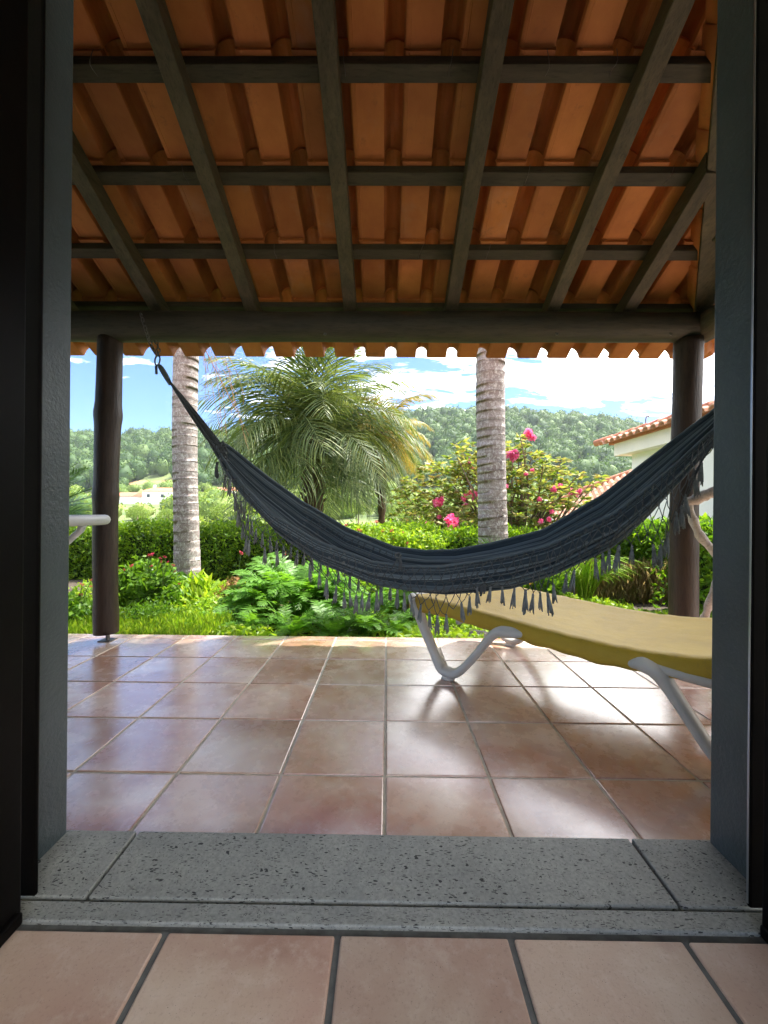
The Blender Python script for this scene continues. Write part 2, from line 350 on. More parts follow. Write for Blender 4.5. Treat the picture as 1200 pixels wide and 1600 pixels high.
# terrain
m,nt,p,_=newmat('grassy terrain'); g=gpos(nt)
c=ramp(nt,noise(nt,g,0.05,6,0.6),[(0.35,(0.07,0.11,0.03)),(0.6,(0.16,0.20,0.06)),(0.75,(0.25,0.24,0.10))])
c=mixc(nt,ramp(nt,noise(nt,g,0.03,3,0.5),[(0.60,0.0),(0.66,0.8)]),c,(0.42,0.24,0.12))
setc(nt,p,'Base Color',c); setc(nt,p,'Roughness',0.95); M['terrain']=m

# ------------------------------------------------------------ terrain and ground
RID=[(-700,60),(-380,76),(-330,80),(-300,84),(-285,76),(-270,82),(-200,84),(-100,92),(20,104),(80,113),(150,111),(216,108),(260,100),(309,92),(420,74),(700,50)]
def H(x,y):
    if y<6.5: return -0.13
    if y<40:
        t=(y-6.5)/33.5; return -0.13-3.6*(t*t*(3-2*t))
    if y<190:
        t=(y-40)/150; return -3.73+7.5*(t*t*(3-2*t))
    if y<480:
        t=(y-190)/290; r=interp(RID,x*480/y)
        return 3.77+(r-3.77)*(0.35*t+0.65*t*t*(3-2*t))+2.0*math.sin(x*0.05+y*0.03)*min(1,t*3)
    r=interp(RID,x); return r-(y-480)*0.18 if y<900 else r-75-(y-900)*0.05
ys=[-60,-20,-8,1.3,2.6,3.5,5,6.5]+list(np.linspace(8,40,14))+list(np.linspace(46,190,20))+list(np.linspace(198,480,36))+[500,530,580,700,900,1400,2500,4500]
V=[];NX=70
for y in ys:
    w = 60+max(0,y)*1.5
    for i in range(NX):
        x=-w+2*w*i/(NX-1); V.append((x,y,H(x,y) if y>2.6 else -0.13))
Fc=[(j*NX+i,j*NX+i+1,(j+1)*NX+i+1,(j+1)*NX+i) for j in range(len(ys)-1) for i in range(NX-1)]
terr=link('ground',npmesh('ground',V,Fc,True),M['terrain']); tag(terr,kind='structure')
# garden bed soil
b=MB(); 
b.box(-9,7,2.7,6.4,-0.3,-0.118); bed=b.build('garden_bed',M['soil']); tag(bed,kind='structure')

# ------------------------------------------------------------ patio and room floor
patio=MB().box(-5.0,3.9,0.96,2.735,-0.30,-0.0035).build('patio',M['grout']); tag(patio,kind='structure')
PT=0.34
def tile_mesh(name,w,d,m,bev=0.0035,th=0.02):
    me=MB().box(-w/2,w/2,-d/2,d/2,-th,0).mesh(name,False,bev,2); me.materials.append(m); return me
tm=tile_mesh('tile',PT-0.009,PT-0.009,M['tile'])
te=tile_mesh('edge_tile',PT-0.009,0.078,M['tile'],0.008,0.035)
for j in range(-1,4):
    for i in range(-14,11):
        y=1.296+PT*j+PT/2; x=PT*i+PT/2
        o=link('tile',tm,None,patio,(x,y,random.uniform(-0.0008,0.0008)),(random.uniform(-.0016,.0016),random.uniform(-.0016,.0016),math.pi/2*0))
for i in range(-14,11):
    link('edge_tile',te,None,patio,(PT*i+PT/2,2.656+0.042,0.0))
room=MB().box(-2.6,2.6,-3.6,0.93,-0.25,0.0205).build('room_floor',M['grout_in']); tag(room,kind='structure')
ti=tile_mesh('tile',PT-0.012,PT-0.012,M['tile_in'],0.004)
for j in range(8):
    for i in range(-6,7):
        x=-0.09+PT*i+PT/2; y=0.788-PT*j-PT/2
        link('tile',ti,None,room,(x,y,0.026+random.uniform(-.0006,.0006)),(random.uniform(-.001,.001),random.uniform(-.001,.001),0))
# threshold
th=empty('threshold',(0,0.9,0),label='grey pitted basalt doorstep between the room tiles and the patio',cat='doorstep')
def ths(px_a,px_b,name='stone'): pass
MBx=MB().box(-0.86,0.86,0.797,0.838,-0.06,0.030).build('front_strip',M['basalt'],None,False,0.003); MBx.parent=th; MBx.matrix_parent_inverse=Matrix.Translation((0,-0.9,0))
for x0,x1 in ((-1.0,-0.640),(-0.632,0.624),(0.632,1.0)):
    o=MB().box(x0,x1,0.846,1.022,-0.06,0.031).build('stone',M['basalt'],th,False,0.003); o.location=(0,-0.9,0)
# ------------------------------------------------------------ house wall with the doorway, frame, leaves
XL,XR=-0.815,0.825
wall=empty('doorway_wall',(0,0.97,0),label='blue grey painted house wall around the open doorway',cat='wall')
def kid(mb,name,m,par,smooth=False,bevel=0.0,seg=2):
    o=mb.build(name,m,par,smooth,bevel,seg); o.location=-par.location; return o
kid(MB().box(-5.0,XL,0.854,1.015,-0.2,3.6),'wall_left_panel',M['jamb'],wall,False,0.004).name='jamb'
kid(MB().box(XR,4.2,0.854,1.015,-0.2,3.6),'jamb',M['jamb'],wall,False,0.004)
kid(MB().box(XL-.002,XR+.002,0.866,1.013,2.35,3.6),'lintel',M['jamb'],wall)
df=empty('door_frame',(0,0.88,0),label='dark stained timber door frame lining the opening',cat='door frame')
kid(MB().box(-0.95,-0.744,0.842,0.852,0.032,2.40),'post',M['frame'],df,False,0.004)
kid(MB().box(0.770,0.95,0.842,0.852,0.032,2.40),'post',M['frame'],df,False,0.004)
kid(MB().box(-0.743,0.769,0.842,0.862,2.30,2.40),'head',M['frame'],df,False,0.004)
kid(MB().box(0.7685,0.7697,0.845,0.849,0.04,2.29),'edge_highlight',M['rail'],df)  # thin bright sliver standing in for a highlight along the frame edge
for sx,lab in ((-1,'open dark door leaf at the left edge of the view'),(1,'open dark door leaf at the right edge of the view')):
    dl=empty('door_leaf',(sx*0.77,0.83,0),label=lab,cat='door',group='open door leaves')
    a=MB()
    x0=0.728 if sx<0 else 0.748
    a.box(min(sx*x0,sx*(x0+.045)),max(sx*x0,sx*(x0+.045)),0.10,0.795,0.034,2.29)
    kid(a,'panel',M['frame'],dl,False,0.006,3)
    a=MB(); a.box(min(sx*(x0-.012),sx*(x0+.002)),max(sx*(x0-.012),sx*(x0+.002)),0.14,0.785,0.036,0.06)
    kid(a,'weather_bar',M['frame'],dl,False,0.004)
    a=MB(); a.tube([Vector((sx*(x0-.04),0.2+.12*k,1.02)) for k in (0,1)],0.009,10); a.tube([Vector((sx*(x0+.001),0.2,1.02)),Vector((sx*(x0-.045),0.2,1.02))],0.009,10)
    kid(a,'handle',M['rail'],dl,True)
rm=empty('unseen_room_shell',(0,-0.6,0),label='unseen pale side walls and ceiling of the room, added to cut sky light from behind',cat='room wall')  # out of view, added to block sky light from behind; back left open
kid(MB().box(-2.75,-2.6,-2.0,0.85,-0.1,2.75),'side_wall',M['roomwall'],rm)
kid(MB().box(2.6,2.75,-2.0,0.85,-0.1,2.75),'side_wall',M['roomwall'],rm)
kid(MB().box(-2.6,2.6,-2.0,0.85,2.65,2.75),'ceiling',M['roomwall'],rm)
# ------------------------------------------------------------ veranda roof
SL=0.49; TH=math.atan(SL); YB=2.60; ZB=2.16
RDEP=0.105; BDEP=0.036
def zr(y): return ZB+SL*(YB-y)             # rafter underside
roof=empty('veranda_roof',(0,2.0,2.2),label='veranda roof of orange clay tiles on dark battens and rafters above the patio',cat='roof')
beamL=-4.9; XC=2.045; HD=Vector((-0.60,-0.87)); S2=SL*0.87/0.60  # roof carried on out of view at left to darken the veranda
def rk(mb,name,m,**k): 
    o=mb.build(name,m,roof,**k); o.location=-roof.location; return o
# eave log and side log, slightly irregular
def logtube(p0,p1,r,n=26,amp=0.07,knots=(),seed=0):
    rr=random.Random(seed); p0=Vector(p0);p1=Vector(p1); pts=[];rad=[]
    ph=[rr.uniform(0,6) for _ in range(4)]
    L=(p1-p0).length
    for i in range(n):
        t=i/(n-1); q=p0.lerp(p1,t)+Vector((math.sin(t*5+ph[0]),math.sin(t*4+ph[1]),math.sin(t*6+ph[2])))*0.006
        k=1+amp*0.5*math.sin(t*L*3.1+ph[3])+amp*0.4*math.sin(t*L*7.7+ph[1])
        for kt,ka in knots: k+=ka*math.exp(-((t-kt)*L/0.05)**2)
        pts.append(q); rad.append(r*k)
    return MB().tube(pts,rad,18)
rk(logtube((beamL,YB,2.062),(XC+0.03,YB,2.072),0.094,40,0.05,seed=3),'beam',M['beamlog'],smooth=True)
rk(logtube((XC,YB+0.10,2.075),(XC,1.03,2.075),0.090,20,0.05,seed=4),'beam',M['rafter'],smooth=True)
def slopebox(x0,x1,ya,yb,o0,o1):
    """box following the main slope; o = height offsets normal-ish"""
    b=MB(); vs=[]
    for z in (o0,o1):
        for y in (ya,yb):
            for x in (x0,x1): vs.append((x,y,zr(y)+z))
    return b.add(vs,[(0,1,3,2),(4,6,7,5),(0,4,5,1),(2,3,7,6),(0,2,6,4),(1,5,7,3)])
for px in (98,245,393,547,705,862,980):
    x=P(px,495,YB).x; w=0.040
    yend=1.02
    # jack rafters stop at the hip
    t=(XC-x)/0.60
    yh=YB-0.87*t
    if yh>1.02: yend=yh+0.03
    rk(slopebox(x-w,x+w,2.73,yend,0,RDEP),'rafter',M['rafter'],bevel=0.004)
for xx in (-2.68,-3.33,-3.98,-4.63): rk(slopebox(xx-.04,xx+.04,2.73,1.02,0,RDEP),'rafter',M['rafter'])  # unseen rafters of the left extension added for shade
# hip rafter
hb=MB(); n2=Vector((0.87,-0.60)).normalized(); vs=[]
tt=1.02+0.8
for z in (0.004,RDEP+0.03):
    for t in (-0.16,tt):
        for s in (-0.045,0.045):
            q=Vector((XC,YB))+HD*t+n2*s; vs.append((q.x,q.y,ZB+SL*0.87*t+z))
hb.add(vs,[(0,1,3,2),(4,6,7,5),(0,4,5,1),(2,3,7,6),(0,2,6,4),(1,5,7,3)])
rk(hb,'hip_rafter',M['rafter'],bevel=0.004)
GA=0.337   # batten gauge in plan
BY=[2.694-GA*k for k in range(6)]
for y in BY:
    x1=XC-0.60*(YB-y)/0.87
    rk(slopebox(beamL,x1,y+0.026,y-0.026,RDEP+.001,RDEP+BDEP),'batten',M['batten'],bevel=0.003)
# side slope battens and jack rafters
for k in range(1,4):
    y=YB-0.45*k; xh=XC-0.60*(YB-y)/0.87
    vs=[]
    for z in (0,RDEP):
        for x in (XC+0.12,xh+.03):
            for s in (-.04,.04): vs.append((x,y+s,ZB+S2*(XC-x)+z))
    rk(MB().add(vs,[(0,1,3,2),(4,6,7,5),(0,4,5,1),(2,3,7,6),(0,2,6,4),(1,5,7,3)]),'rafter',M['rafter'],bevel=.003)
for k in range(5):
    x=XC+0.05-0.24*k; yh=YB-0.87*(XC-x)/0.60; z=ZB+S2*(XC-x)+RDEP
    if yh>1.05: rk(MB().box(x-.024,x+.024,1.03,yh,z+.001,z+BDEP),'batten',M['batten'])
for px,k in ((145,0),(290,1),(365,2),(535,0),(700,0),(850,0),(955,0),(820,1),(1040,1),(430,2),(655,2),(760,2),(250,0)):
    y=(1.67,2.02,2.36)[k]; x=P(px,500,y).x; z=zr(y)+RDEP
    rk(MB().tube(curve([(x,y+.03,z+.05),(x,y+.03,z-.002),(x+random.uniform(-.01,.01),y-.005,z-.008),(x,y-.03,z-.002),(x+random.uniform(-.02,.02),y-.035,z+.045)],10),.0016,4),'wire_tie',M['steel'])
for px in (108,508,870,1048):
    q=P(px,522,YB-.10); rk(MB().tube([q,q+Vector((0,-.006,0))],[.011,.009],8),'bolt',M['steel'])
# one clay tile: flat pan with a roll on one side; local x across, y downslope from the head
TW=0.236
def clay_tile_mesh(L=0.425):
    prof=[(-0.006,0.020),(0.0,0.004),(0.010,0.0),(0.016,0.0),(0.018,-.0015),(0.020,-.0015),(0.022,0),(0.138,0),(0.146,0.0),(0.150,0.010)]
    for k in range(9):
        a=math.pi*(1-k/8); prof.append((0.150+0.0460*(1+math.cos(a)),0.030+0.070*math.sin(a)))
    prof.append((0.247,0.004)); n=len(prof); thk=0.013
    top=[]; 
    for i,(x,z) in enumerate(prof):
        x0,z0=prof[max(i-1,0)]; x1,z1=prof[min(i+1,n-1)]; d=Vector((x1-x0,z1-z0)).normalized(); top.append((x-d.y*thk,z+d.x*thk))
    b=MB(); vs=[]; yl=[0,0.016,0.018,L-0.03,L]
    for yi,y in enumerate(yl):
        lip = -0.006 if yi<2 else 0.0
        vs+=[(x,y,z+lip) for x,z in prof]+[(x,y,z) for x,z in top]
    fs=[]
    for j in range(len(yl)-1):
        a=j*2*n; c=(j+1)*2*n
        for i in range(n-1):
            fs.append((a+i,a+i+1,c+i+1,c+i)); fs.append((a+n+i,c+n+i,c+n+i+1,a+n+i+1))
        fs.append((a,c,c+n,a+n)); fs.append((a+n-1,a+2*n-1,c+2*n-1,c+n-1))
    for a,rev in ((0,0),((len(yl)-1)*2*n,1)):
        for i in range(n-1):
            f=(a+i,a+n+i,a+n+i+1,a+i+1); fs.append(f if not rev else tuple(reversed(f)))
    b.add(vs,fs); me=b.mesh('roof_tile'); 
    bm=bmesh.new(); bm.from_mesh(me); bmesh.ops.recalc_face_normals(bm,faces=bm.faces); bm.to_mesh(me); bm.free()
    me.materials.append(M['clay']); return me
ctm=clay_tile_mesh()
GS=GA/math.cos(TH)
tilt=math.atan2(0.017,GS)
zoff=RDEP+BDEP+0.009
def hipside(x,y): # >0 : on main side (left / front) of the hip line
    return (Vector((x,y))-Vector((XC,YB))).dot(n2)   # positive toward +x,-y
def cut_tile(Mw, keep_side):
    bm=bmesh.new(); bm.from_mesh(ctm); bm.transform(Mw)
    no=Vector((n2.x,n2.y,0))*keep_side
    bmesh.ops.bisect_plane(bm,geom=bm.verts[:]+bm.edges[:]+bm.faces[:],plane_co=(XC,YB,0),plane_no=no,clear_outer=True)
    if len(bm.faces)==0: bm.free(); return None
    me=bpy.data.meshes.new('roof_tile'); bm.to_mesh(me); bm.free(); me.materials.append(M['clay']); return me
for k in range(0,6):
    yh=2.694-0.035-GA*k if k>=0 else 2.694+GA-0.035
    for i in range(-20,11):
        x=TW*i+0.06+random.uniform(-.0025,.0025)
        z=zr(yh)+zoff; jit=random.uniform(-0.004,0.004)
        Mw=Matrix.Translation((x,yh+jit,z))@Matrix.Rotation(random.uniform(-.006,.006),4,'Z')@Matrix.Rotation(-(TH-(tilt if k else 0.0)),4,'X')@Matrix.Diagonal((1,1.15 if k==0 else 1,1.12,1))
        cs=[(Mw@Vector((a,b_,0))) for a in (0,.247) for b_ in (0,.425)]
        hs=[hipside(c.x,c.y) for c in cs]
        if yh>3.05 and True: pass
        if max(hs)<=0:
            o=link('roof_tile',ctm,None,roof); o.matrix_local=Matrix.Translation(-roof.location)@Mw
        elif min(hs)<0:
            me=cut_tile(Mw,1)
            if me: o=link('roof_tile',me,None,roof); o.location=-roof.location
# side slope
TH2=math.atan(S2)
for k in range(0,4):
    xh=XC+0.05-0.30*k-0.02; 
    for i in range(0,11):
        y=3.15-TW*i
        z=ZB+S2*(XC-xh)+zoff
        Mw=Matrix.Translation((xh,y,z))@Matrix.Rotation(-math.pi/2,4,'Z')@Matrix.Rotation(-(TH2-0.05),4,'X')
        cs=[(Mw@Vector((a,b_,0))) for a in (0,.247) for b_ in (0,.425)]
        hs=[hipside(c.x,c.y) for c in cs]
        if min(c.y for c in cs)<1.03: continue
        if min(hs)>=0:
            o=link('roof_tile',ctm,None,roof); o.matrix_local=Matrix.Translation(-roof.location)@Mw
        elif max(hs)>0:
            me=cut_tile(Mw,-1)
            if me: o=link('roof_tile',me,None,roof); o.location=-roof.location
for k in range(8):
    t0=-0.5+0.33*k; a=MB(); pts=[];
    for t in (t0,t0+0.38):
        q=Vector((XC,YB))+HD*t; pts.append(Vector((q.x,q.y,ZB+SL*0.87*t+zoff+0.02)))
    rk(MB().tube(pts,[0.085,0.095],10),'hip_tile',M['clay'],smooth=True)  # unseen caps on top, added to block light through the hip gap

# ------------------------------------------------------------ posts
pl=P(166,993,2.60)
lp=empty('timber_post',(pl.x,YB,0),label='dark knotted round timber post standing on a thin metal pin',cat='post',group='round posts carrying the veranda beam')
kid(logtube((pl.x-0.002,YB,0.055),(pl.x,YB,1.99),0.072,60,0.05,((0.06,0.05),(0.46,0.09),(0.74,0.10)),11),'log',M['log'],lp,True)
kid(MB().tube([(pl.x+.01,YB,0),(pl.x+.01,YB,0.06)],0.012,10).box(pl.x-.03,pl.x+.05,YB-.04,YB+.04,0.0005,0.006),'pin',M['steel'],lp)
pr=P(1070,760,2.60)
rp=empty('timber_post',(pr.x,YB,0),label='brown round timber post at the roof corner behind the hammock end',cat='post',group='round posts carrying the veranda beam')
kid(logtube((pr.x-.005,YB,0.05),(pr.x+0.012,YB,2.0),0.080,60,0.03,((0.62,0.04),(0.3,0.03)),17),'log',M['log'],rp,True)
kid(MB().tube([(pr.x,YB,0),(pr.x,YB,0.06)],0.012,10),'pin',M['steel'],rp)

# ------------------------------------------------------------ leaf tools (numpy)
def rdirs(n):
    v=rng.normal(size=(n,3)); return v/np.linalg.norm(v,axis=1,keepdims=True)
def leaf_arrays(pts, size, dirs=None, aspect=0.45, up=0.3, sizevar=0.4):
    n=len(pts); d=rdirs(n) if dirs is None else dirs.copy()
    d[:,2]+=up; d/=np.linalg.norm(d,axis=1,keepdims=True)
    r=rdirs(n); s=np.cross(d,r); s/=np.linalg.norm(s,axis=1,keepdims=True)+1e-9
    nn=np.cross(d,s)
    L=(size*(1+sizevar*rng.uniform(-1,1,n)))[:,None]; Wd=L*aspect
    a=pts-d*L*0.5; tip=pts+d*L*0.5-nn*L*0.12; l=pts+s*Wd*0.5+nn*L*0.08-d*L*0.05; r2=pts-s*Wd*0.5+nn*L*0.08-d*L*0.05
    V=np.stack([a,l,tip,r2],1).reshape(-1,3)
    b=np.arange(n)[:,None]*4
    Fc=np.concatenate([b+np.array([[0,1,2]]),b+np.array([[0,2,3]])],1).reshape(-1,3)
    return V,Fc
def leaves(name, pts, size, m, parent=None, **k):
    V,Fc=leaf_arrays(np.asarray(pts,dtype=float),size,**k)
    o=link(name,npmesh(name,V,Fc),m,parent)
    if parent is not None: o.location=-parent.location
    return o
def ell(n, c, r, shell=0.6, zmin=None):
    d=rdirs(n); q=rng.uniform(shell**3,1,n)**(1/3)
    p=d*q[:,None]*np.array(r)+np.array(c)
    if zmin is not None: p[:,2]=np.maximum(p[:,2],zmin+rng.uniform(0,.05,n))
    return p
def clumps(nc, per, c, r, cr, flat=0.8):
    cc=ell(nc,c,r,0.45)
    p=np.repeat(cc,per,0)+rng.normal(size=(nc*per,3))*np.array([cr,cr,cr*flat])
    return cc,p
def stems(name, base, tips, r0, r1, m, parent, n=5, sides=5):
    b=MB()
    for t in tips:
        t=Vector(t); base_=Vector(base)+Vector((random.uniform(-.04,.04),random.uniform(-.04,.04),0)); mid=base_.lerp(t,0.5)+Vector((random.uniform(-1,1),random.uniform(-1,1),random.uniform(0,1)))*0.12*(t-base_).length
        pts=curve([base_,mid,t],n); b.tube(pts,[r0+(r1-r0)*i/(n-1) for i in range(n)],sides,False)
    return kid(b,name,m,parent,True)
def shrub(name,label,cat,c,r,nc,per,cr,size,m,group=None,stemm=None,up=0.3,aspect=0.45,nst=8,base=None,r0=0.012):
    base=base or (c[0],c[1],-0.13)
    e=empty(name,base,label=label,cat=cat,group=group)
    cc,p=clumps(nc,per,c,r,cr)
    p=p[p[:,2]>-0.12] if base[2]>-1 else p
    leaves('foliage',p,size,m,e,up=up,aspect=aspect)
    stems('stem',base,cc[:nst],r0,r0*0.3,stemm or M['twig'],e)
    return e,cc
# ------------------------------------------------------------ distant forest, scrub
def crown_field(name, centers, radii, per, m, sizek=0.33, flat=0.9):
    """many crowns in one mesh: lumpy inner core plus leaf clumps"""
    n=len(centers); C=np.repeat(centers,per,0); Rr=np.repeat(radii,per,0)
    d=rdirs(n*per); d[:,2]=np.abs(d[:,2])*1.0-0.25*(rng.random(n*per)<0.4)
    d/=np.linalg.norm(d,axis=1,keepdims=True)
    lump=1+0.22*np.sin(d[:,0]*6+C[:,0])*np.sin(d[:,1]*7+C[:,1])*np.sin(d[:,2]*6+1)
    p=C+d*Rr*(rng.uniform(0.72,1.08,n*per)*lump)[:,None]
    V,Fc=leaf_arrays(p,1.0,dirs=d*0.6+rdirs(n*per)*0.8,aspect=0.7,up=0.1,sizevar=0.0)
    sc=np.repeat(Rr[:,0]*sizek*rng.uniform(0.6,1.5,n*per),4)[:,None]
    ctr=np.repeat(p,4,0); V=ctr+(V-ctr)*sc
    return link(name,npmesh(name,V,Fc),m)
def ico_field(name, centers, radii, m):
    bm=bmesh.new(); bmesh.ops.create_icosphere(bm,subdivisions=2,radius=1); v0=np.array([v.co[:] for v in bm.verts]); f0=np.array([[v.index for v in f.verts] for f in bm.faces]); bm.free()
    n=len(centers); V=centers[:,None,:]+v0[None]*radii[:,None,:]*(0.84+0.1*rng.normal(size=(n,len(v0),1)))
    Fc=(f0[None]+np.arange(n)[:,None,None]*len(v0)).reshape(-1,3)
    return npmesh(name,V.reshape(-1,3),Fc,True)
def scatter(n,pxr,Yr,rr,hr,cond=None,powr=1.0):
    C=[];Rr=[]
    while len(C)<n:
        px=random.uniform(*pxr); Y=Yr[0]+(Yr[1]-Yr[0])*random.random()**powr
        x=(px-603)/F*Y
        if cond and not cond(px,x,Y): continue
        r=random.uniform(*rr); h=r*random.uniform(*hr); z=H(x,Y)
        C.append((x,Y,z+h*0.75)); Rr.append((r,r,h))
    return np.array(C),np.array(Rr)
C_,R_=scatter(3300,(-60,1260),(235,490),(3.0,7.2),(0.9,1.7),lambda px,x,Y: Y>300 or (random.random()<0.5 and not (195<px<272 and 236<Y<272)),0.9)
fo=crown_field('hillside_forest',C_,R_,170,M['forest'],0.22); tag(fo,'dark green wooded ridge rising behind the valley',kind='stuff',cat='forest')
core=ico_field('c',C_,R_,M['core']); co=link('forest_core',core,M['forest'],fo); tag(co,kind='stuff')
C_,R_=scatter(620,(-60,1260),(92,240),(2.2,4.2),(0.8,1.2),lambda px,x,Y: not (115<px<300 and 104<Y<205))
sc=crown_field('valley_scrub',C_,R_,200,M['scrub'],0.19); tag(sc,'light green scrub and orchards filling the valley around the far houses',kind='stuff',cat='scrub')
co=link('scrub_core',ico_field('c',C_,R_,M['core']),M['scrub'],sc); tag(co,kind='stuff')
C_,R_=scatter(150,(-60,1260),(20,60),(0.9,1.8),(0.7,1.0))
th_=crown_field('near_thicket',C_,R_,420,M['scrub'],0.15); tag(th_,'tangled pale green thicket on the slope below the garden hedge',kind='stuff',cat='thicket')
co=link('thicket_core',ico_field('c',C_,R_*0.85,M['core']),M['core'],th_); tag(co,kind='stuff')
# countable mid-distance trees
mt=[(150,812,48,30,'round pale green tree below the far houses behind the left post'),(215,806,60,26,'grey green tree just below the white far house'),(262,808,52,24,'pale tree directly left of the left palm trunk'),
 (350,806,44,34,'soft green tree behind the hammock ropes'),(560,800,40,34,'bushy tree seen under the large palm crown'),(612,806,36,30,'olive green tree behind the yellowing palm stem'),(655,792,42,32,'light green tree left of the rhododendron')]
for px,py,Y,rp_,lab in mt:
    c=P(px,py,Y); r=rp_/F*Y*0.62
    e=empty('valley_tree',(c.x,c.y,H(c.x,c.y)),label=lab,cat='tree',group='rounded trees on the valley slope')
    o=crown_field('crown',np.array([c[:]]),np.array([(r,r,r*.85)]),2600,M['scrub'],0.09); o.parent=e; o.location=-e.location
    kid(MB().tube([e.location-Vector((0,0,.2)),c],[r*0.1,r*0.04],7),'trunk',M['twig'],e,True)

# ------------------------------------------------------------ far houses
def far_house(label,px,pyb,Y,w,d,h,rh,rz=0.0,wins=(),group='white red-roofed houses across the valley',hip=0.25,chim=False):
    c=P(px,pyb,Y); e=empty('far_house',(c.x,c.y,c.z),rz,label=label,cat='house',group=group)
    MB().box(-w/2,w/2,-d/2,d/2,-4,h).build('wall',M['white'],e)
    o=0.5; b=MB(); X=w/2+o; Yy=d/2+o; hx=hip*w
    b.add([(-X,-Yy,h),(X,-Yy,h),(X,Yy,h),(-X,Yy,h),(-X+hx,0,h+rh),(X-hx,0,h+rh)],[(0,1,5,4),(1,2,5),(2,3,4,5),(3,0,4),(3,2,1,0)])
    rf=b.build('roof',M['rooftile'],e)
    if chim: MB().box(-w*.3,-w*.3+.8,-.4,.4,h,h+rh+1.2).build('chimney',M['white'],rf)
    for x,z,ww,hh in wins:
        wd=MB().box(x-ww/2,x+ww/2,-d/2-.08,-d/2-.02,z,z+hh).build('window',M['glass'],e)
        MB().box(x-ww/2-.12,x+ww/2+.12,-d/2-.06,-d/2+.02,z-.12,z+hh+.12).build('frame',M['cream'],wd)
    return e
far_house('white two storey far house with hipped orange roof and two square windows',255,785,170,13,9,4.6,1.7,0.12,((-4.0,2.0,1.2,1.3),(1.5,2.0,1.2,1.3),(4.2,-.4,4.0,.4)),chim=True)
far_house('low white far house with gabled orange roof between the post and a bigger house',203,785,172,9,7,2.6,1.8,-0.2,((-2.4,.8,1.0,1.0),),hip=0.02)
far_house('small orange roofed shed between two white far houses',226,786,176,4.5,5,2.2,1.3,0.5,(),hip=0.1)
far_house('faint far house with brick red roof left of the timber post',140,786,185,8,6,2.2,1.6,0.1,((1.5,.5,1,1),),hip=0.1)
far_house('pale far house glimpsed through the hammock fringe below the big palm',352,776,180,9,7,2.6,1.6,0.1,((0,.8,1,1),),hip=0.1)

# ------------------------------------------------------------ neighbouring house on the right
nh=empty('neighbour_house',(6.5,6,-0.4),label='white neighbouring house with a cream cornice and clay tiled eaves on the right',cat='house')
cF=P(987,760,9.0); WX=cF.x; zc_=P(968,702,9.0).z
kid(MB().box(WX,WX+6,1.8,9.0,-1.5,zc_-0.12),'wall',M['white'],nh)
kid(MB().box(WX-.26,WX+6,1.7,9.25,zc_-0.118,zc_+0.16),'cornice',M['cream'],nh)
ct2=bpy.data.meshes.new('t2')
def eave_tiles(parent,x,y0,y1,z,out,n,slope=0.3,mm='rooflight'):
    L=0.42; dy=(y1-y0)/n
    b=MB(); pr=[]
    for k in range(7):
        a=math.pi*k/6; pr.append((math.cos(a)*dy*0.36,math.sin(a)*0.075))
    pr=[(dy*0.5,0.0)]+pr+[(-dy*0.5,0.0)]; vs=[]
    for xx,zz in ((0,0),(L*1.6,L*1.6*slope)):
        vs+=[(xx,q,zz+r_) for q,r_ in pr]+[(xx,q,zz+r_+0.022) for q,r_ in pr]
    k=len(pr); fs=[]
    for i in range(k-1):
        fs+=[(i,i+1,2*k+i+1,2*k+i),(k+i,3*k+i,3*k+i+1,k+i+1),(i,k+i,k+i+1,i+1)]
    me=b.add(vs,fs).mesh('eave_tile'); me.materials.append(M[mm])
    for i in range(n):
        o=link('eave_tile',me,None,parent,Vector((x-out,y0+dy*(i+.5),z))-parent.location)
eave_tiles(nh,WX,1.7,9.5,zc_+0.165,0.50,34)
# roll of ridge tiles above the eave course
k=0; y=9.62
while y>1.8:
    kid(MB().tube([(WX-.50 if k==0 else WX-.34,y,zc_+.27+ (0 if k else -.03)),(WX-.34,y-.44,zc_+.28)],[.075,.088],9),'ridge_tile',M['rooftile'],nh,True); y-=.40; k+=1
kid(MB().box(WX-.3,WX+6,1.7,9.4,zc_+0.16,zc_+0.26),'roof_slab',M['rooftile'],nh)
for yy in (8.0,6.9,5.6):
    kid(MB().tube(curve([(WX-.34,yy,zc_+.33),(WX-.34,yy,zc_+.46),(WX-.34,yy-.05,zc_+.5),(WX-.34,yy-.1,zc_+.46)],8),0.012,6),'hook',M['twig'],nh,True)
# lower roof
lr=empty('lower_roof',(5.6,11,0.5),label='lower clay tiled roof slope with ridge roll beyond the corner of the neighbouring house',cat='roof')
pa=P(990,738,9.6); pb=P(862,792,12.2)
def lrp(u,v): # u along ridge, v down slope towards us
    q=pa.lerp(pb,u); return q+Vector((-0.35,-1.0,-0.42))*v
n=15
for i in range(n):
    b=MB()
    u0=i/n; u1=(i+1)/n
    for jv in range(4):
        v0=jv*.28; v1=v0+.31
        A=lrp(u0,v0);B=lrp(u1,v0);C2=lrp(u0,v1);D2=lrp(u1,v1); up_=Vector((0,0,.07)); l=Vector((0,0,.02*1))
        m1=A.lerp(B,.3)+up_;m2=A.lerp(B,.7)+up_; m3=C2.lerp(D2,.3)+up_+l; m4=C2.lerp(D2,.7)+up_+l
        b.add([A,m1,m2,B,C2+l,m3,m4,D2+l],[(0,1,5,4),(1,2,6,5),(2,3,7,6)])
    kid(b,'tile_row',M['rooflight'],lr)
kid(MB().tube(curve([pa+Vector((.3,0,.1)),pa.lerp(pb,.5)+Vector((0,0,.08)),pb+Vector((0,0,.05))],14),0.10,9),'ridge_roll',M['rooftile'],lr,True)
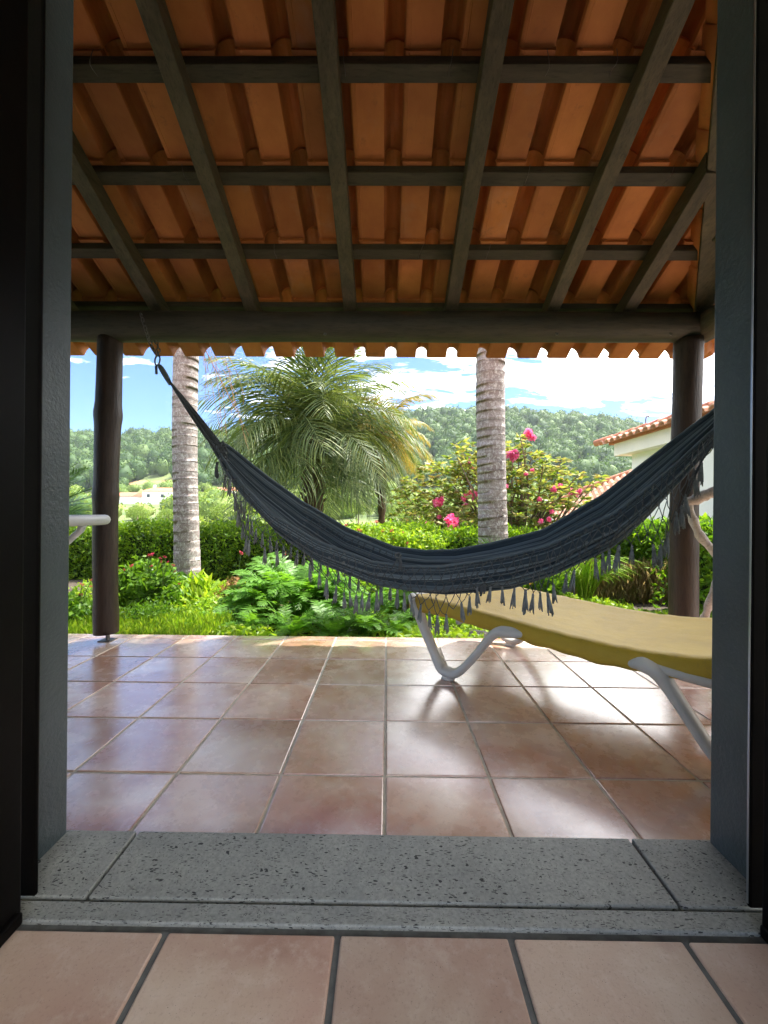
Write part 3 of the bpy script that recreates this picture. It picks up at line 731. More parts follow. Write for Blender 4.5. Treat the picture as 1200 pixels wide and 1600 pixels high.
b=MB().add([lrp(0,1.1)-Vector((0,0,.1)),lrp(1,1.1)-Vector((0,0,.1)),lrp(1,1.1)-Vector((0,0,2.2)),lrp(0,1.1)-Vector((0,0,2.2)),lrp(0,0)-Vector((0,0,.1)),lrp(1,0)-Vector((0,0,.1)),lrp(1,0)-Vector((0,0,2.2)),lrp(0,0)-Vector((0,0,2.2))],[(0,1,2,3),(4,5,6,7),(0,4,7,3),(1,5,6,2),(0,1,5,4)])
kid(b,'wall',M['white'],lr)

# ------------------------------------------------------------ hedges
def hedge(name,label,x0,x1,y0,y1,z0,z1,n,size,m,slant=0.0,core=M['core'],bump_=0.07,twigs=False):
    e=empty(name,((x0+x1)/2,(y0+y1)/2,z0),label=label,cat='hedge')
    def top(x): return z1+bump_*0.6*math.sin(x*5.1)+bump_*0.4*math.sin(x*12.3+1)
    pts=[];dr=[]
    for _ in range(n):
        x=random.uniform(x0,x1); q=random.random()
        if q<0.5: pt=(x,y0+random.gauss(0.03,0.05)+slant*0,random.uniform(z0,top(x))); d=(0,-1,.3)
        elif q<0.93: pt=(x,random.uniform(y0,y1),top(x)+random.gauss(0,0.04)); d=(0,-.2,1)
        elif q<0.965: pt=(x0+random.gauss(0,.04),random.uniform(y0,y1),random.uniform(z0,z1)); d=(-1,0,.2)
        else: pt=(x1+random.gauss(0,.04),random.uniform(y0,y1),random.uniform(z0,z1)); d=(1,0,.2)
        pts.append(pt); dr.append(d)
    dr=np.array(dr,float)*0.7+rdirs(n)*0.9
    leaves('foliage',pts,size,m,e,dirs=dr,up=0.25,aspect=0.42)
    kid(MB().box(x0+.1,x1-.1,y0+.12,y1-.05,z0,z1-.12),'core',core,e)
    return e
xa=P(60,830,5.5).x
hedge('clipped_hedge','clipped bright green hedge running behind the left palm trunk and under the hammock',xa-1.5,2.1,5.5,6.2,-.14,.60,42000,0.058,M['hedge'])
rh=hedge('side_hedge','broad leaved hedge on the right with bare brown lower twigs behind the lounger',2.3,5.0,4.5,5.3,0.18,.70,22000,0.062,M['hedge2'])
pts=[];dr=[]
for _ in range(15000):
    x=random.uniform(2.1,5.0); pts.append((x,4.45+random.gauss(0.03,.07),random.uniform(-.12,.34))); dr.append((random.gauss(0,.25),random.gauss(0,.25),1))
leaves('dry_twigs',pts,0.10,M['dry'],rh,dirs=np.array(dr,float),aspect=0.13,up=0)
kid(MB().box(2.2,4.95,4.66,5.2,-.13,.22),'dry_core',M['twig'],rh)
# hedge close behind right post
rh2=hedge('corner_hedge','glossy green hedge corner right of the brown roof post',2.75,4.4,3.55,4.1,-.13,0.72,12000,0.06,M['hedge2'])

# ------------------------------------------------------------ palms
def frond_mesh(name,L,nl,ll,droop,w,m,lift=0.9,fall=0.9,hang=0.55,rw=0.012,seed=0,curl=0.0,fwd=0.65):
    """rachis arches from the origin along +X, leaflets both sides"""
    r_=random.Random(seed); V=[];Fc=[]
    # rachis points
    ang=lift; p=Vector((0,0,0)); pts=[]; steps=24; ds=L/steps
    for i in range(steps+1):
        pts.append(p.copy()); a=ang-droop*(i/steps)**1.3; p=p+Vector((math.cos(a)*ds,curl*ds*i/steps,math.sin(a)*ds))
    mb=MB().tube(pts,[rw*(1-0.85*i/steps) for i in range(steps+1)],4,False)
    V=[Vector(v) for v in mb.v]; Fc=[list(f) for f in mb.f]; tris=[]
    for f in Fc: tris+= [(f[0],f[1],f[2]),(f[0],f[2],f[3])]
    for i in range(nl):
        t=0.10+0.9*i/(nl-1); k=t*steps; i0=min(int(k),steps-1); q=pts[i0].lerp(pts[i0+1],k-i0); tg=(pts[i0+1]-pts[i0]).normalized()
        up_=Vector((0,1,0)).cross(tg)*-1
        for s in (-1,1):
            l=ll*(math.sin(math.pi*min(1,max(0.0,t*0.86+0.12)))**0.6)*r_.uniform(.72,1.15)
            out=(tg*(fwd+0.75*t)+Vector((0,s,0))*1.0+Vector((r_.uniform(-.12,.12),0,.15+r_.uniform(-.2,.2)))).normalized()
            a=q; b=q+(out+Vector((0,0,-hang*.25))).normalized()*l*0.45; c=b+(out+Vector((0,0,-hang*.8))).normalized()*l*0.35; d=c+(out+Vector((0,0,-hang*1.5))).normalized()*l*0.28
            wv=tg*w*0.5; base=len(V)
            V+= [a-wv*.5,a+wv*.5,b-wv,b+wv,c-wv*.8,c+wv*.8,d]
            tris+=[(base,base+1,base+3),(base,base+3,base+2),(base+2,base+3,base+5),(base+2,base+5,base+4),(base+4,base+5,base+6)]
    me=npmesh(name,[v[:] for v in V],tris); me.materials.append(m); return me
def mount(name,me,parent,loc,az_,pitch=0.0,roll=0.0,sc=1.0):
    o=link(name,me,None,parent); o.matrix_local=Matrix.Translation(loc)@Matrix.Rotation(az_,4,'Z')@Matrix.Rotation(-pitch,4,'Y')@Matrix.Rotation(roll,4,'X')@Matrix.Scale(sc,4); return o
pf=[frond_mesh('frond',1.75,38,0.62,1.5,0.022,M['palm'],1.3,hang=0.45,seed=1),
    frond_mesh('frond',1.75,37,0.60,1.8,0.022,M['palm'],0.95,hang=0.6,seed=2,curl=.3),
    frond_mesh('frond',1.8,38,0.64,1.6,0.022,M['palm'],0.40,hang=0.85,seed=3),
    frond_mesh('frond',1.6,34,0.58,1.1,0.022,M['palm'],-0.25,hang=0.9,seed=4,curl=-.2)]
def palm(label,c,trunkr,zbase,meshes,nf,sc=1.0,group=None,lean=0.0,stub=True):
    e=empty('palm_tree',(c.x,c.y,zbase),label=label,cat='palm tree',group=group)
    h=c.z-zbase
    pts=curve([(0,0,-.1),(0.02,0,h*.5),(0,0,h)],24); rad=[trunkr*(1+0.10*((i%2)*2-1)+0.15*math.sin(i*1.7)) for i in range(24)]
    MB().tube(pts,rad,12).build('trunk',M['darkbark'],e,True)
    if stub:
        b=MB()
        for k in range(60):
            a=k*2.4; z=h-1.3*(k/60)**1.2*min(1,h/1.3); r=trunkr
            b.tube([(r*.8*math.cos(a),r*.8*math.sin(a),z-.03),(r*1.5*math.cos(a),r*1.5*math.sin(a),z+.09)],[.035,.018],5)
        b.build('leaf_bases',M['darkbark'],e,True)
    for k in range(nf):
        q=k/nf; a=k*2.39996+random.uniform(-.2,.2)
        mi=0 if q<.22 else 1 if q<.45 else 2 if q<.70 else 3
        mount('frond',meshes[mi],e,(0.06*math.cos(a),0.06*math.sin(a),h+0.1-0.25*q),a,random.uniform(-.2,.22),random.uniform(-.5,.5),sc*random.uniform(.8,1.12))
    return e
palm('large feathery date palm with drooping grey green fronds in the garden centre',P(490,690,7.6),0.17,-0.4,pf,104,1.27)
yf=[frond_mesh('frond',1.4,30,0.46,1.7,0.024,M['ypalm'],1.1,hang=0.6,seed=11),frond_mesh('frond',1.3,28,0.44,1.5,0.024,M['ypalm'],0.6,hang=0.7,seed=12),
    frond_mesh('frond',1.3,28,0.44,1.2,0.024,M['ypalm'],0.1,hang=0.8,seed=13),frond_mesh('frond',1.1,26,0.40,.9,0.024,M['ypalm'],-.4,hang=0.8,seed=14)]
palm('smaller golden green palm with yellowing fronds behind the big palm',P(596,680,8.6),0.085,-0.6,yf,34,1.0)
# tall ringed trunks
def ring_trunk(label,px,Y,wpx,pyb,lean=0.0):
    c=P(px,800,Y); r=wpx/2/F*Y; e=empty('tall_palm',(c.x,Y,-0.15),label=label,cat='palm tree',group='tall ringed palm trunks in front of the patio')
    rr=random.Random(px); b=MB(); pts=[];rad=[]; z=0; zt=7.0
    while z<zt:
        hstep=rr.uniform(.075,.125); k=1+0.10*math.exp(-z/.35)-0.012*z+0.02*math.sin(z*2.3+px)+rr.uniform(-.006,.006)
        for f,g_ in ((0,1.006),(0.10,1.010),(0.16,0.992),(0.6,0.990),(0.95,0.999)):
            pts.append((0.025*math.sin(z*1.3+px)+rr.uniform(-.001,.001),0,z+f*hstep)); rad.append(r*k*g_)
        z+=hstep
    b.tube(pts,rad,28); b.build('trunk',M['trunk'],e,True)
    for k in range(11):
        a=k*2.39996; mount('frond',pf[k%3],e,(lean*7,0,6.95),a,random.uniform(0,.3),0,1.25)
    return e
ring_trunk('tall pale ringed palm trunk on the left behind the hammock ropes',291,4.6,37,930,0.0)
ring_trunk('tall pale ringed palm trunk on the right rising behind the hammock',768,4.25,45,860,0.0)
# wispy dry flower strand by the left trunk
ws=empty('dry_palm_strand',P(310,560,4.5),label='thin dry seed strands dangling beside the left ringed trunk',cat='seed strand')
b=MB()
top=P(306,520,4.5)
for k in range(13):
    e1=P(random.uniform(318,385),random.uniform(560,700),4.5+random.uniform(-.2,.2)); mid=top.lerp(e1,.5)+Vector((random.uniform(-.02,.10),0,random.uniform(.02,.14)))
    pts=curve([top,mid,e1],10); b.tube(pts,0.0025,4)
    for q in range(3,10):
        b.tube([pts[q],pts[q]+Vector((random.uniform(-.07,.07),random.uniform(-.04,.04),-random.uniform(.05,.12)))],0.002,3)
kid(b,'strand',M['copper'],ws)
# cycad at the left edge
cf=[frond_mesh('frond',0.72,52,0.17,0.6,0.011,M['cycad'],0.75,hang=0.05,seed=21,rw=.01,fwd=.5),frond_mesh('frond',0.70,50,0.16,0.7,0.011,M['cycad'],0.30,hang=0.12,seed=22,rw=.01)]
cp=P(48,815,3.7)
cy=empty('sago_palm',(cp.x,cp.y,-.13),label='dark sago palm with stiff fronds poking in at the left edge',cat='cycad')
MB().tube(curve([(0,0,0),(0,0,.5),(0,0,cp.z+.13)],16),[.10*(1+.1*((i%2)*2-1)) for i in range(16)],10).build('trunk',M['darkbark'],cy,True)
for k in range(26): mount('frond',cf[k%2],cy,(0,0,cp.z+.13),k*2.39996,random.uniform(-.2,.3),0,random.uniform(.85,1.05))
mount('frond',cf[0],cy,(0,0,cp.z+.13),-.12,.15,.5,1.02); mount('frond',cf[1],cy,(0,0,cp.z+.13),-.25,.10,.8,1.02); mount('frond',cf[0],cy,(0,0,cp.z+.13),.2,.42,.3,1.0)

# ------------------------------------------------------------ rhododendron with flower clusters
def blossom(name,r,m,n=150,seed=0):
    d=rdirs(n); p=d*r*rng.uniform(.55,1,n)[:,None]
    V,Fc=leaf_arrays(p*np.array([1.0,1.0,0.8])*(1+.25*np.sin(p[:,:1]/r*7)),r*0.55,dirs=d+rdirs(n)*.8,aspect=0.75,up=0)
    me=npmesh(name,V,Fc); me.materials.append(m); return me
bl=[blossom('blossom',0.085,M['pink'],260),blossom('blossom',0.065,M['pink'],180)]
rc=P(800,800,6.5)
rd=empty('rhododendron',(rc.x,rc.y,-.2),label='large yellow green rhododendron with hot pink blossoms behind the right palm trunk',cat='shrub')
regs=[(745,765,6.6,70,75),(690,770,6.9,45,60),(830,770,6.3,70,70),(880,800,6.0,50,45),(790,735,6.6,60,45),(850,745,6.5,45,40),(720,720,7.0,28,30),(640,790,7.2,40,45),(905,755,6.2,30,22),(800,690,6.6,22,18),(775,825,6.2,90,40),(690,820,6.6,60,30)]
allp=[];tips=[]
for px,py,Y,rx,ry in regs:
    c=P(px,py,Y); a=rx/F*Y; bz=ry/F*Y
    nc=int(58*a*bz*4); cc=ell(nc,c[:],(a,.5,bz),.3)
    tips+= [tuple(q) for q in cc[:6]]
    for q in cc:   # whorl of leaves at each twig end
        k=random.randint(8,13); an=rng.uniform(0,6.28,k); d=np.stack([np.cos(an),np.sin(an),rng.uniform(-.35,.5,k)],1)
        allp.append((q+d*0.06,d))
pp=np.concatenate([a for a,_ in allp]); dd=np.concatenate([b_ for _,b_ in allp])
leaves('foliage',pp,0.115,M['rhodo'],rd,dirs=dd,aspect=.34,up=0.0)
stems('branch',rd.location,tips,.03,.006,M['twig'],rd,7,5)
core_c=[P(px,py,Y+.25) for px,py,Y,_,_ in regs]
for px,py,Y,s in ((825,678,6.3,1),(833,684,6.3,.8),(800,711,6.2,1),(806,707,6.2,.8),(735,722,6.5,.8),(738,735,6.5,.8),(683,785,6.5,1),(689,780,6.5,.9),(725,778,6.4,.9),(728,790,6.4,.8),(739,773,6.4,1),(707,815,6.0,1.2),(709,826,6.0,1),(717,840,5.9,1.2),(715,851,5.9,1.1),(660,832,6.0,1),(664,822,6.0,.9),(655,826,6.0,.8),(740,770,6.4,.7),(686,808,6.4,.6),(790,760,6.0,.7),(865,765,5.9,.8),(875,760,5.9,.6),(895,768,5.8,.8),(905,768,5.8,.6),(843,780,5.9,.6),(880,783,5.8,.5),(858,812,5.7,.6),(862,800,5.7,.5),(845,815,5.7,.6),(900,775,5.8,.5),(832,735,6.1,.5),(822,740,6.1,.5),(789,825,5.9,.7)):
    q=P(px,py,Y)-rd.location; link('blossom',bl[0 if s>=1 else 1],None,rd,q,(random.random()*6,random.random()*6,0),[s]*3)

# ------------------------------------------------------------ garden planting near the patio
def at(px,Y,z=-.13): 
    c=P(px,800,Y); return (c.x,Y,z)
def plant(name,label,cat,px,py,Y,rx,ry,m,size,nc,per,cr,**k):
    c=P(px,py,Y); return shrub(name,label,cat,c[:],(rx/F*Y,.22,ry/F*Y),nc,per,cr,size,m,base=(c.x,Y,-.13),**k)
def flower_stalks(parent,lst,m,base,r=0.020,n=36):
    me=blossom('flower',r,m,n)
    b=MB()
    for px,py,Y,s in lst:
        q=P(px,py,Y); link('flower',me,None,parent,q-parent.location,(random.random()*6,0,random.random()*6),(s,s,s*.7))
        bb=Vector(base)+Vector((random.uniform(-.1,.1),random.uniform(-.05,.05),0)); b.tube(curve([bb,bb.lerp(q,.6)+Vector((random.uniform(-.04,.04),0,0)),q],7),.003,4)
    kid(b,'stalk',M['stem'],parent)
e,_=plant('flowering_shrub','leafy clump with crimson flower heads right of the dark left post','shrub',228,925,3.75,46,42,M['green'],0.075,70,45,0.05,stemm=M['stem'])
flower_stalks(e,[(184,888,3.6,.9),(205,884,3.6,1),(237,866,3.6,1.1),(232,868,3.6,.8),(237,884,3.6,.8),(250,872,3.6,.8),(258,870,3.6,.9),(262,878,3.6,.7),(252,877,3.6,.7),(271,883,3.6,.9),(273,893,3.6,.7),(194,890,3.6,.7),(280,912,3.6,.7)],M['red'],e.location)
e,_=plant('flowering_shrub','small clump with pink flowers left of the dark left post','shrub',122,965,3.2,28,30,M['green'],0.06,34,40,0.05,stemm=M['stem'])
flower_stalks(e,[(128,913,3.2,.9),(143,906,3.2,.8),(142,916,3.2,.7),(127,929,3.2,.9),(210,965,3.1,.6)],M['red'],e.location,.017)
e,_=plant('leafy_plant','tall pale leaved plant at the foot of the left ringed trunk','plant',306,935,4.1,26,34,M['lime'],0.13,22,22,0.05,stemm=M['stem'],aspect=.3,up=1.2)
e,_=plant('copper_plant','small coppery twiggy plant between the left trunk and the big fern shrub','plant',366,927,4.0,18,22,M['copper'],0.045,26,24,0.035)
e,_=plant('low_shrub','dull green low shrub at the front left with fine leaves','shrub',240,968,3.3,42,22,M['green'],0.035,50,60,0.05,up=.6)
for (px,py,Y,rx,ry,lab) in ((330,965,3.7,48,22,'bright lime bush behind the grass left of centre'),(410,955,4.2,40,34,'lime green bush left of the big feathery shrub'),(612,925,4.3,44,38,'loose green bush behind the hammock fringe centre'),(700,975,3.6,34,16,'sunlit lime plant between the lounger legs'),(565,905,4.6,60,30,'leafy bush under the lowest part of the hammock')):
    plant('lime_bush',lab,'bush',px,py,Y,rx,ry,M['lime'],0.05,60,50,0.055,group='lime green garden bushes')
plant('round_leaf_bush','round leaved bush with bare brown stems right of the ferns','bush',640,955,3.7,30,36,M['green'],0.075,26,26,0.05,aspect=.8,nst=16)
plant('flower_bed','geranium bush with dark green leaves behind the middle of the hammock','bush',590,850,5.3,100,26,M['lime'],0.06,130,50,0.06)
gb=empty('geraniums',at(600,5.2),label='row of crimson geranium heads above the hammock dip',cat='flowers')
flower_stalks(gb,[(510,822,5.2,1),(520,830,5.2,.8),(531,829,5.2,.9),(541,820,5.2,.9),(560,828,5.2,.8),(588,815,5.2,1.1),(598,830,5.2,.9),(612,829,5.2,1),(616,842,5.2,.8),(628,832,5.2,.8),(636,849,5.1,.9),(563,829,5.2,.8),(534,826,5.2,.9)],M['red'],gb.location,.030)
for px,py,Y,lab in ((377,864,4.4,'lone crimson bloom in front of the hedge left of the hammock fringe'),(444,866,4.3,'small crimson bloom seen through the hammock fringe on the left')):
    g1=empty('geranium',at(px+4,Y),label=lab,cat='flower'); flower_stalks(g1,[(px,py,Y,1)],M['red'],g1.location,.028)
# pinnate shrub
fs_=[frond_mesh('leaf',0.40,24,0.10,1.2,0.015,M['fern'],0.9,hang=.25,rw=.004,seed=31,fwd=.15),frond_mesh('leaf',0.34,22,0.09,0.9,0.014,M['fern'],0.5,hang=.25,rw=.004,seed=32,fwd=.15)]
def feather(label,px,py,Y,rx,ry,n,cat='shrub',name='feathery_shrub',group=None):
    c=P(px,py,Y); e=empty(name,(c.x,Y,-.13),label=label,cat=cat,group=group)
    tips=[]
    for k in range(n):
        d=rdirs(1)[0]; d[2]=abs(d[2])*1.0-.35; q=np.array(c)+d*np.array([rx/F*Y,.35,ry/F*Y])*random.uniform(.35,1)
        q[2]=max(q[2],-.05); a=math.atan2(d[1],d[0])+random.uniform(-.6,.6)
        mount('leaf',fs_[k%2],e,Vector(q)-e.location,a,random.uniform(-.5,.3),random.uniform(-.3,.3),random.uniform(.7,1.1)); tips.append(q)
    stems('stem',e.location,tips[:30],.010,.004,M['twig'],e,6,4)
    return e
feather('big feathery green shrub filling the bed below the left half of the hammock',465,935,3.8,82,56,240)
feather('second feathery shrub behind the fringe below the hammock middle',545,950,3.9,50,40,80)
ff=[frond_mesh('frond',0.46,34,0.075,1.5,0.011,M['fern'],1.15,hang=.12,rw=.003,seed=41,fwd=.0),frond_mesh('frond',0.42,32,0.07,1.4,0.011,M['fern'],.75,hang=.12,rw=.003,seed=42,fwd=.0)]
for px,Y,sc_,lab in ((405,3.18,.8,'fern spilling to the patio edge below the lime bush'),(458,3.15,.95,'wide fern at the patio edge under the feathery shrub'),(520,3.1,.9,'fern at the patio edge just left of the upright fern'),(572,3.12,1.05,'upright fern at the patio edge below the fringe tassels'),(620,3.15,.8,'small fern left of the lounger end'),(300,3.15,.5,'tiny fern beside the bright grass'),(350,3.3,.7,'pale fern between grass and patio edge')):
    c=at(px,Y); e=empty('fern',c,label=lab,cat='fern',group='ferns along the patio edge')
    for k in range(18): mount('frond',ff[k%2],e,(random.uniform(-.05,.05),random.uniform(-.05,.05),0),k*2.39996,random.uniform(-.25,.2),0,sc_*random.uniform(.75,1.1))
# grass, groundcover
n=9000; pts=np.stack([rng.uniform(-2.6,-1.25,n),rng.uniform(2.77,3.3,n),rng.uniform(-.10,.015,n)],1); d=rdirs(n)*.55+np.array([0,0,1])
gr=leaves('grass',pts,.05,M['lime'],None,dirs=d,aspect=.25,up=.3); tag(gr,'bright green grass tuft strip at the patio edge beside the left post','grass',kind='stuff')
n=26000; xs=rng.uniform(-3.6,2.6,n); yy=rng.uniform(2.78,5.2,n); zz=-.10+.07*np.sin(xs*4)*np.sin(yy*5)+rng.uniform(-.03,.05,n)
gc=leaves('ground_cover',np.stack([xs,yy,zz],1),.055,M['lime'],None,up=.5,aspect=.5); tag(gc,'low yellow green ground cover across the garden bed','ground cover',kind='stuff')
# arching grass on the right
ag=empty('arching_grass',at(915,4.0),label='fine arching grass tuft with pale blades right of the hammock fringe',cat='grass')
b=MB()
for k in range(190):
    a=random.uniform(-.2,1.4)*1.0; L=random.uniform(.35,.7); s=random.uniform(-1,1); 
    p0=Vector((random.uniform(-.05,.05),random.uniform(-.05,.05),0.15)); p1=p0+Vector((s*.18*L*2,random.uniform(-.25,.1)*L,L*.6)); p2=p1+Vector((s*.5*L,random.uniform(-.2,.1)*L,-.02*L-random.uniform(0,.2)*L))
    b.tube([v for v in curve([p0,p1,p2],6)],[.004,.004,.004,.003,.003,.001],3,False)
b.build('blades',M['dry'] if False else M['lime'],ag)
ag2=empty('arching_grass',at(770,4.0),label='short grey green tuft at the foot of the right ringed trunk',cat='grass')
b=MB()
for k in range(120):
    L=random.uniform(.35,.62); s=random.uniform(-1,1); p0=Vector((0,0,.3)); p1=p0+Vector((s*.1,random.uniform(-.15,0),L*.6)); p2=p1+Vector((s*.22,random.uniform(-.1,0),L*.15))
    b.tube(curve([p0,p1,p2],5),[.005,.005,.004,.003,.001],3,False)
b.build('blades',M['green'],ag2)
yfw=empty('yellow_flower',at(830,4.1),label='single yellow flower hanging below the hammock fringe on the right',cat='flower')
flower_stalks(yfw,[(830,911,4.0,.9)],M['yellow'],yfw.location,.03)
plant('green_bush','dense dark green bush behind the hammock fringe right of centre','bush',835,895,4.3,50,36,M['green'],0.055,80,45,0.06)
for px,py,Y,r,lab in ((750,985,3.0,.10,'dark rounded garden rock seen under the lounger'),(728,990,2.95,.06,'small dark rock beside the larger one under the lounger')):
    c=P(px,py,Y); bm=bmesh.new(); bmesh.ops.create_icosphere(bm,subdivisions=3,radius=r)
    for v in bm.verts: v.co*=1+.18*math.sin(v.co.x*40)*math.cos(v.co.y*37+1)+.06*random.uniform(-1,1); v.co.z*=.7
    me=bpy.data.meshes.new('rock'); bm.to_mesh(me); bm.free(); o=link('rock',me,M['rock'],None,(c.x,Y,-.10)); tag(o,lab,'rock',group='dark rocks at the patio edge')
# driftwood
dw=empty('driftwood',(pr.x+.05,YB-.1,0),label='bleached driftwood branches leaning on the right post',cat='driftwood')
def dwt(pts,r0,r1):
    c=curve([P(*p) for p in pts],16); kid(MB().tube(c,[r0+(r1-r0)*i/15+.004*math.sin(i*1.9) for i in range(16)],10),'branch',M['drift'],dw,True)
dwt([(1070,786,2.49),(1092,779,2.46),(1112,770,2.42),(1150,765,2.35)],.030,.034)
dwt([(1074,786,2.49),(1083,812,2.46),(1096,840,2.43),(1122,868,2.38),(1140,900,2.35)],.022,.026)
dwt([(1085,972,2.48),(1100,966,2.45),(1108,945,2.42),(1125,900,2.38),(1140,900,2.35)],.018,.024)

# ------------------------------------------------------------ hammock
HA=P(250,572,2.50); HB=P(1120,650,1.52)
def Ph(px,py,off=0.0):
    v=ray(px,py); d=(HB-HA); d.z=0; nrm=Vector((d.y,-d.x,0)).normalized()   # towards camera side? 
    if nrm.y>0: nrm=-nrm
    o=HA+nrm*off; t=nrm.dot(o-Vector((0,0,CZ)))/nrm.dot(v); return Vector((0,0,CZ))+v*t
dH=(HB-HA); dH.z=0; nH=Vector((dH.y,-dH.x,0)).normalized()
if nH.y>0: nH=-nH           # nH points to the viewer
ham=empty('hammock',Ph(650,900),label='dark blue grey striped hammock with net fringe slung across the patio',cat='hammock')
TOP=[(343,692),(352,699),(375,722),(400,745),(450,785),(520,825),(600,855),(650,861),(700,860),(760,850),(850,829),(950,775),(1050,700),(1118,647),(1150,620)]
BOT=[(343,712),(352,727),(375,757),(400,785),(450,831),(520,880),(600,912),(650,920),(700,922),(800,912),(870,891),(950,853),(1000,812),(1050,760),(1118,684),(1150,645)]
NEAR=[(343,.3),(400,.35),(500,.40),(600,.42),(700,.42),(800,.38),(900,.34),(1000,.32),(1150,.3)]
NU,NV=150,61
V=[];Fc=[];UV=[]; rim=[]; frim=[]
for i in range(NU):
    u=i/(NU-1); px=343+(1150-343)*u
    yt=interp(TOP,px); yb=interp(BOT,px); env=min(1,(px-343)/120)*min(1,max(0,(1165-px)/230)); w=0.022+0.14*env**.8
    pt=Ph(px,yt,-w); pbm=Ph(px,yb,0); zt=pt.z; zb=pbm.z; c0=Ph(px,(yt+yb)/2,0)
    fn=interp(NEAR,px); zn=zt-(zt-zb)*fn
    zn=Ph(px,yt+(yb-yt)*fn,w).z
    for j in range(NV):
        v=j/(NV-1)                       # 0 far rim, 1 near rim
        a=math.pi*v
        off=-w*math.cos(a)
        s=math.sin(a); base=zt+(zn-zt)*(0.5-0.5*math.cos(a))
        z=base-(base-zb)*(s**0.75)
        rip=0.011*(math.sin(v*52+u*7+2*math.sin(u*5))+0.6*math.sin(v*95+u*11)+.5*math.sin(v*23-u*9))*(0.35+0.65*env+.3)
        rip*= 0.9 if 0.02<v<.98 else .2
        q=Vector((c0.x,c0.y,0))+nH*(off+rip*0.8*(-math.cos(a)*1.0+ (0.6 if v>.5 else -.6))); q.z=z-rip*.6
        V.append(q[:]); UV.append((u,v))
        if j==NV-1: rim.append(q.copy())
        if j==0: frim.append(q.copy())
for i in range(NU-1):
    for j in range(NV-1): Fc.append((i*NV+j,i*NV+j+1,(i+1)*NV+j+1,(i+1)*NV+j))
me=npmesh('cloth',V,Fc,True); uvl=me.uv_layers.new(name='UVMap')
idx=np.zeros(len(me.loops),dtype=np.int32); me.loops.foreach_get('vertex_index',idx); uvl.data.foreach_set('uv',np.array(UV,dtype=np.float32)[idx].ravel())
cl=link('cloth',me,M['cloth'],ham); cl.location=-ham.location
sm=cl.modifiers.new('s','SOLIDIFY'); sm.thickness=0.003
# hem rolls on both rims
kid(MB().tube(rim,0.0065,8),'near_hem',M['cloth'],ham,True); kid(MB().tube(frim,0.0065,8),'far_hem',M['cloth'],ham,True)
# fold lying along the cloth: near-side pleats that run lengthwise
for fr,rr_,a0,a1 in ((.30,.010,0.02,.98),(.55,.012,.03,.97),(.72,.009,.0,.9),(.86,.008,.1,1)):
    pts=[]
    for i in range(int(NU*a0),int(NU*a1)):
        u=i/(NU-1); px=343+(1150-343)*u; yt=interp(TOP,px); yb=interp(BOT,px); env=min(1,(px-343)/120)*min(1,max(0,(1165-px)/230)); w=0.022+0.14*env**.8
        q=Vector(V[i*NV+int((NV-1)*(1-.5*fr*.8))]); pts.append(q+nH*.002+Vector((0,0,.006*math.sin(u*9+fr*7))))
    kid(MB().tube(pts,[rr_*(.6+.4*math.sin(math.pi*k/len(pts))) for k in range(len(pts))],8),'pleat',M['cloth'],ham,True)
# gather knots and end cords
b=MB(); 
for k in range(16):
    f=k/15; e1=Ph(344+3*math.sin(k*2),694+22*f,random.uniform(-.03,.03)); s=Ph(262+2*f,592+3*f,random.uniform(-.006,.006)); mid=s.lerp(e1,.5)+nH*random.uniform(-.02,.02)+Vector((0,0,random.uniform(-.006,.012)))
    b.tube(curve([s,mid,e1],10),[.0055]*10,6)
kid(b,'end_cords',M['cord'],ham,True)
kid(MB().tube(curve([Ph(249,571),Ph(256,582),Ph(266,600)],8),[.010,.015,.016,.017,.017,.016,.014,.012],10),'cord_sleeve',M['sleeve'],ham,True)
b=MB()
for k in range(9):
    q=Ph(346+random.uniform(-4,6),694+3.2*k,random.uniform(-.03,.04)); ring=[q+Vector((math.cos(t)*.014,0,math.sin(t)*.018))+nH*.012*math.sin(t*2) for t in [i*math.pi/4 for i in range(8)]]
    b.tube(ring,.006,6,closed=True)
kid(b,'gather_knot',M['cord'],ham,True)
kid(MB().tube(curve([Ph(340,722,.03),Ph(338,735,.04),Ph(340,748,.04)],6),[.008,.007,.009,.012,.013,.004],7),'knot_tail',M['cord'],ham,True)
b=MB()
for k in range(14):
    f=k/13; s=Ph(1148,622+25*f,random.uniform(-.02,.02)); e1=Ph(1300,575+2*f,0.0)
    b.tube(curve([s,s.lerp(e1,.5)+Vector((0,0,-.01)),e1],6),.0055,5)
kid(b,'end_cords',M['cord'],ham,True)
# tie knot in the middle of the near side
def knot(px,py,off,n=7,l=26):
    b=MB()
    for k in range(n):
        s=Ph(px+random.uniform(-2,2),py,off+.012); e1=Ph(px-8+random.uniform(-8,16),py+l*random.uniform(.6,1),off+.02)
        b.tube(curve([s,s.lerp(e1,.4)+nH*.01+Vector((0.01,0,.003)),e1],6),.0028,5)
    ring=[Ph(px+4*math.cos(t),py+3*math.sin(t),off+.014) for t in [i*math.pi/4 for i in range(8)]]
    b.tube(ring,.006,6,closed=True)
    kid(b,'fringe_knot',M['cord'],ham,True)
knot(622,868,.15); knot(752,908,.12,9,24)
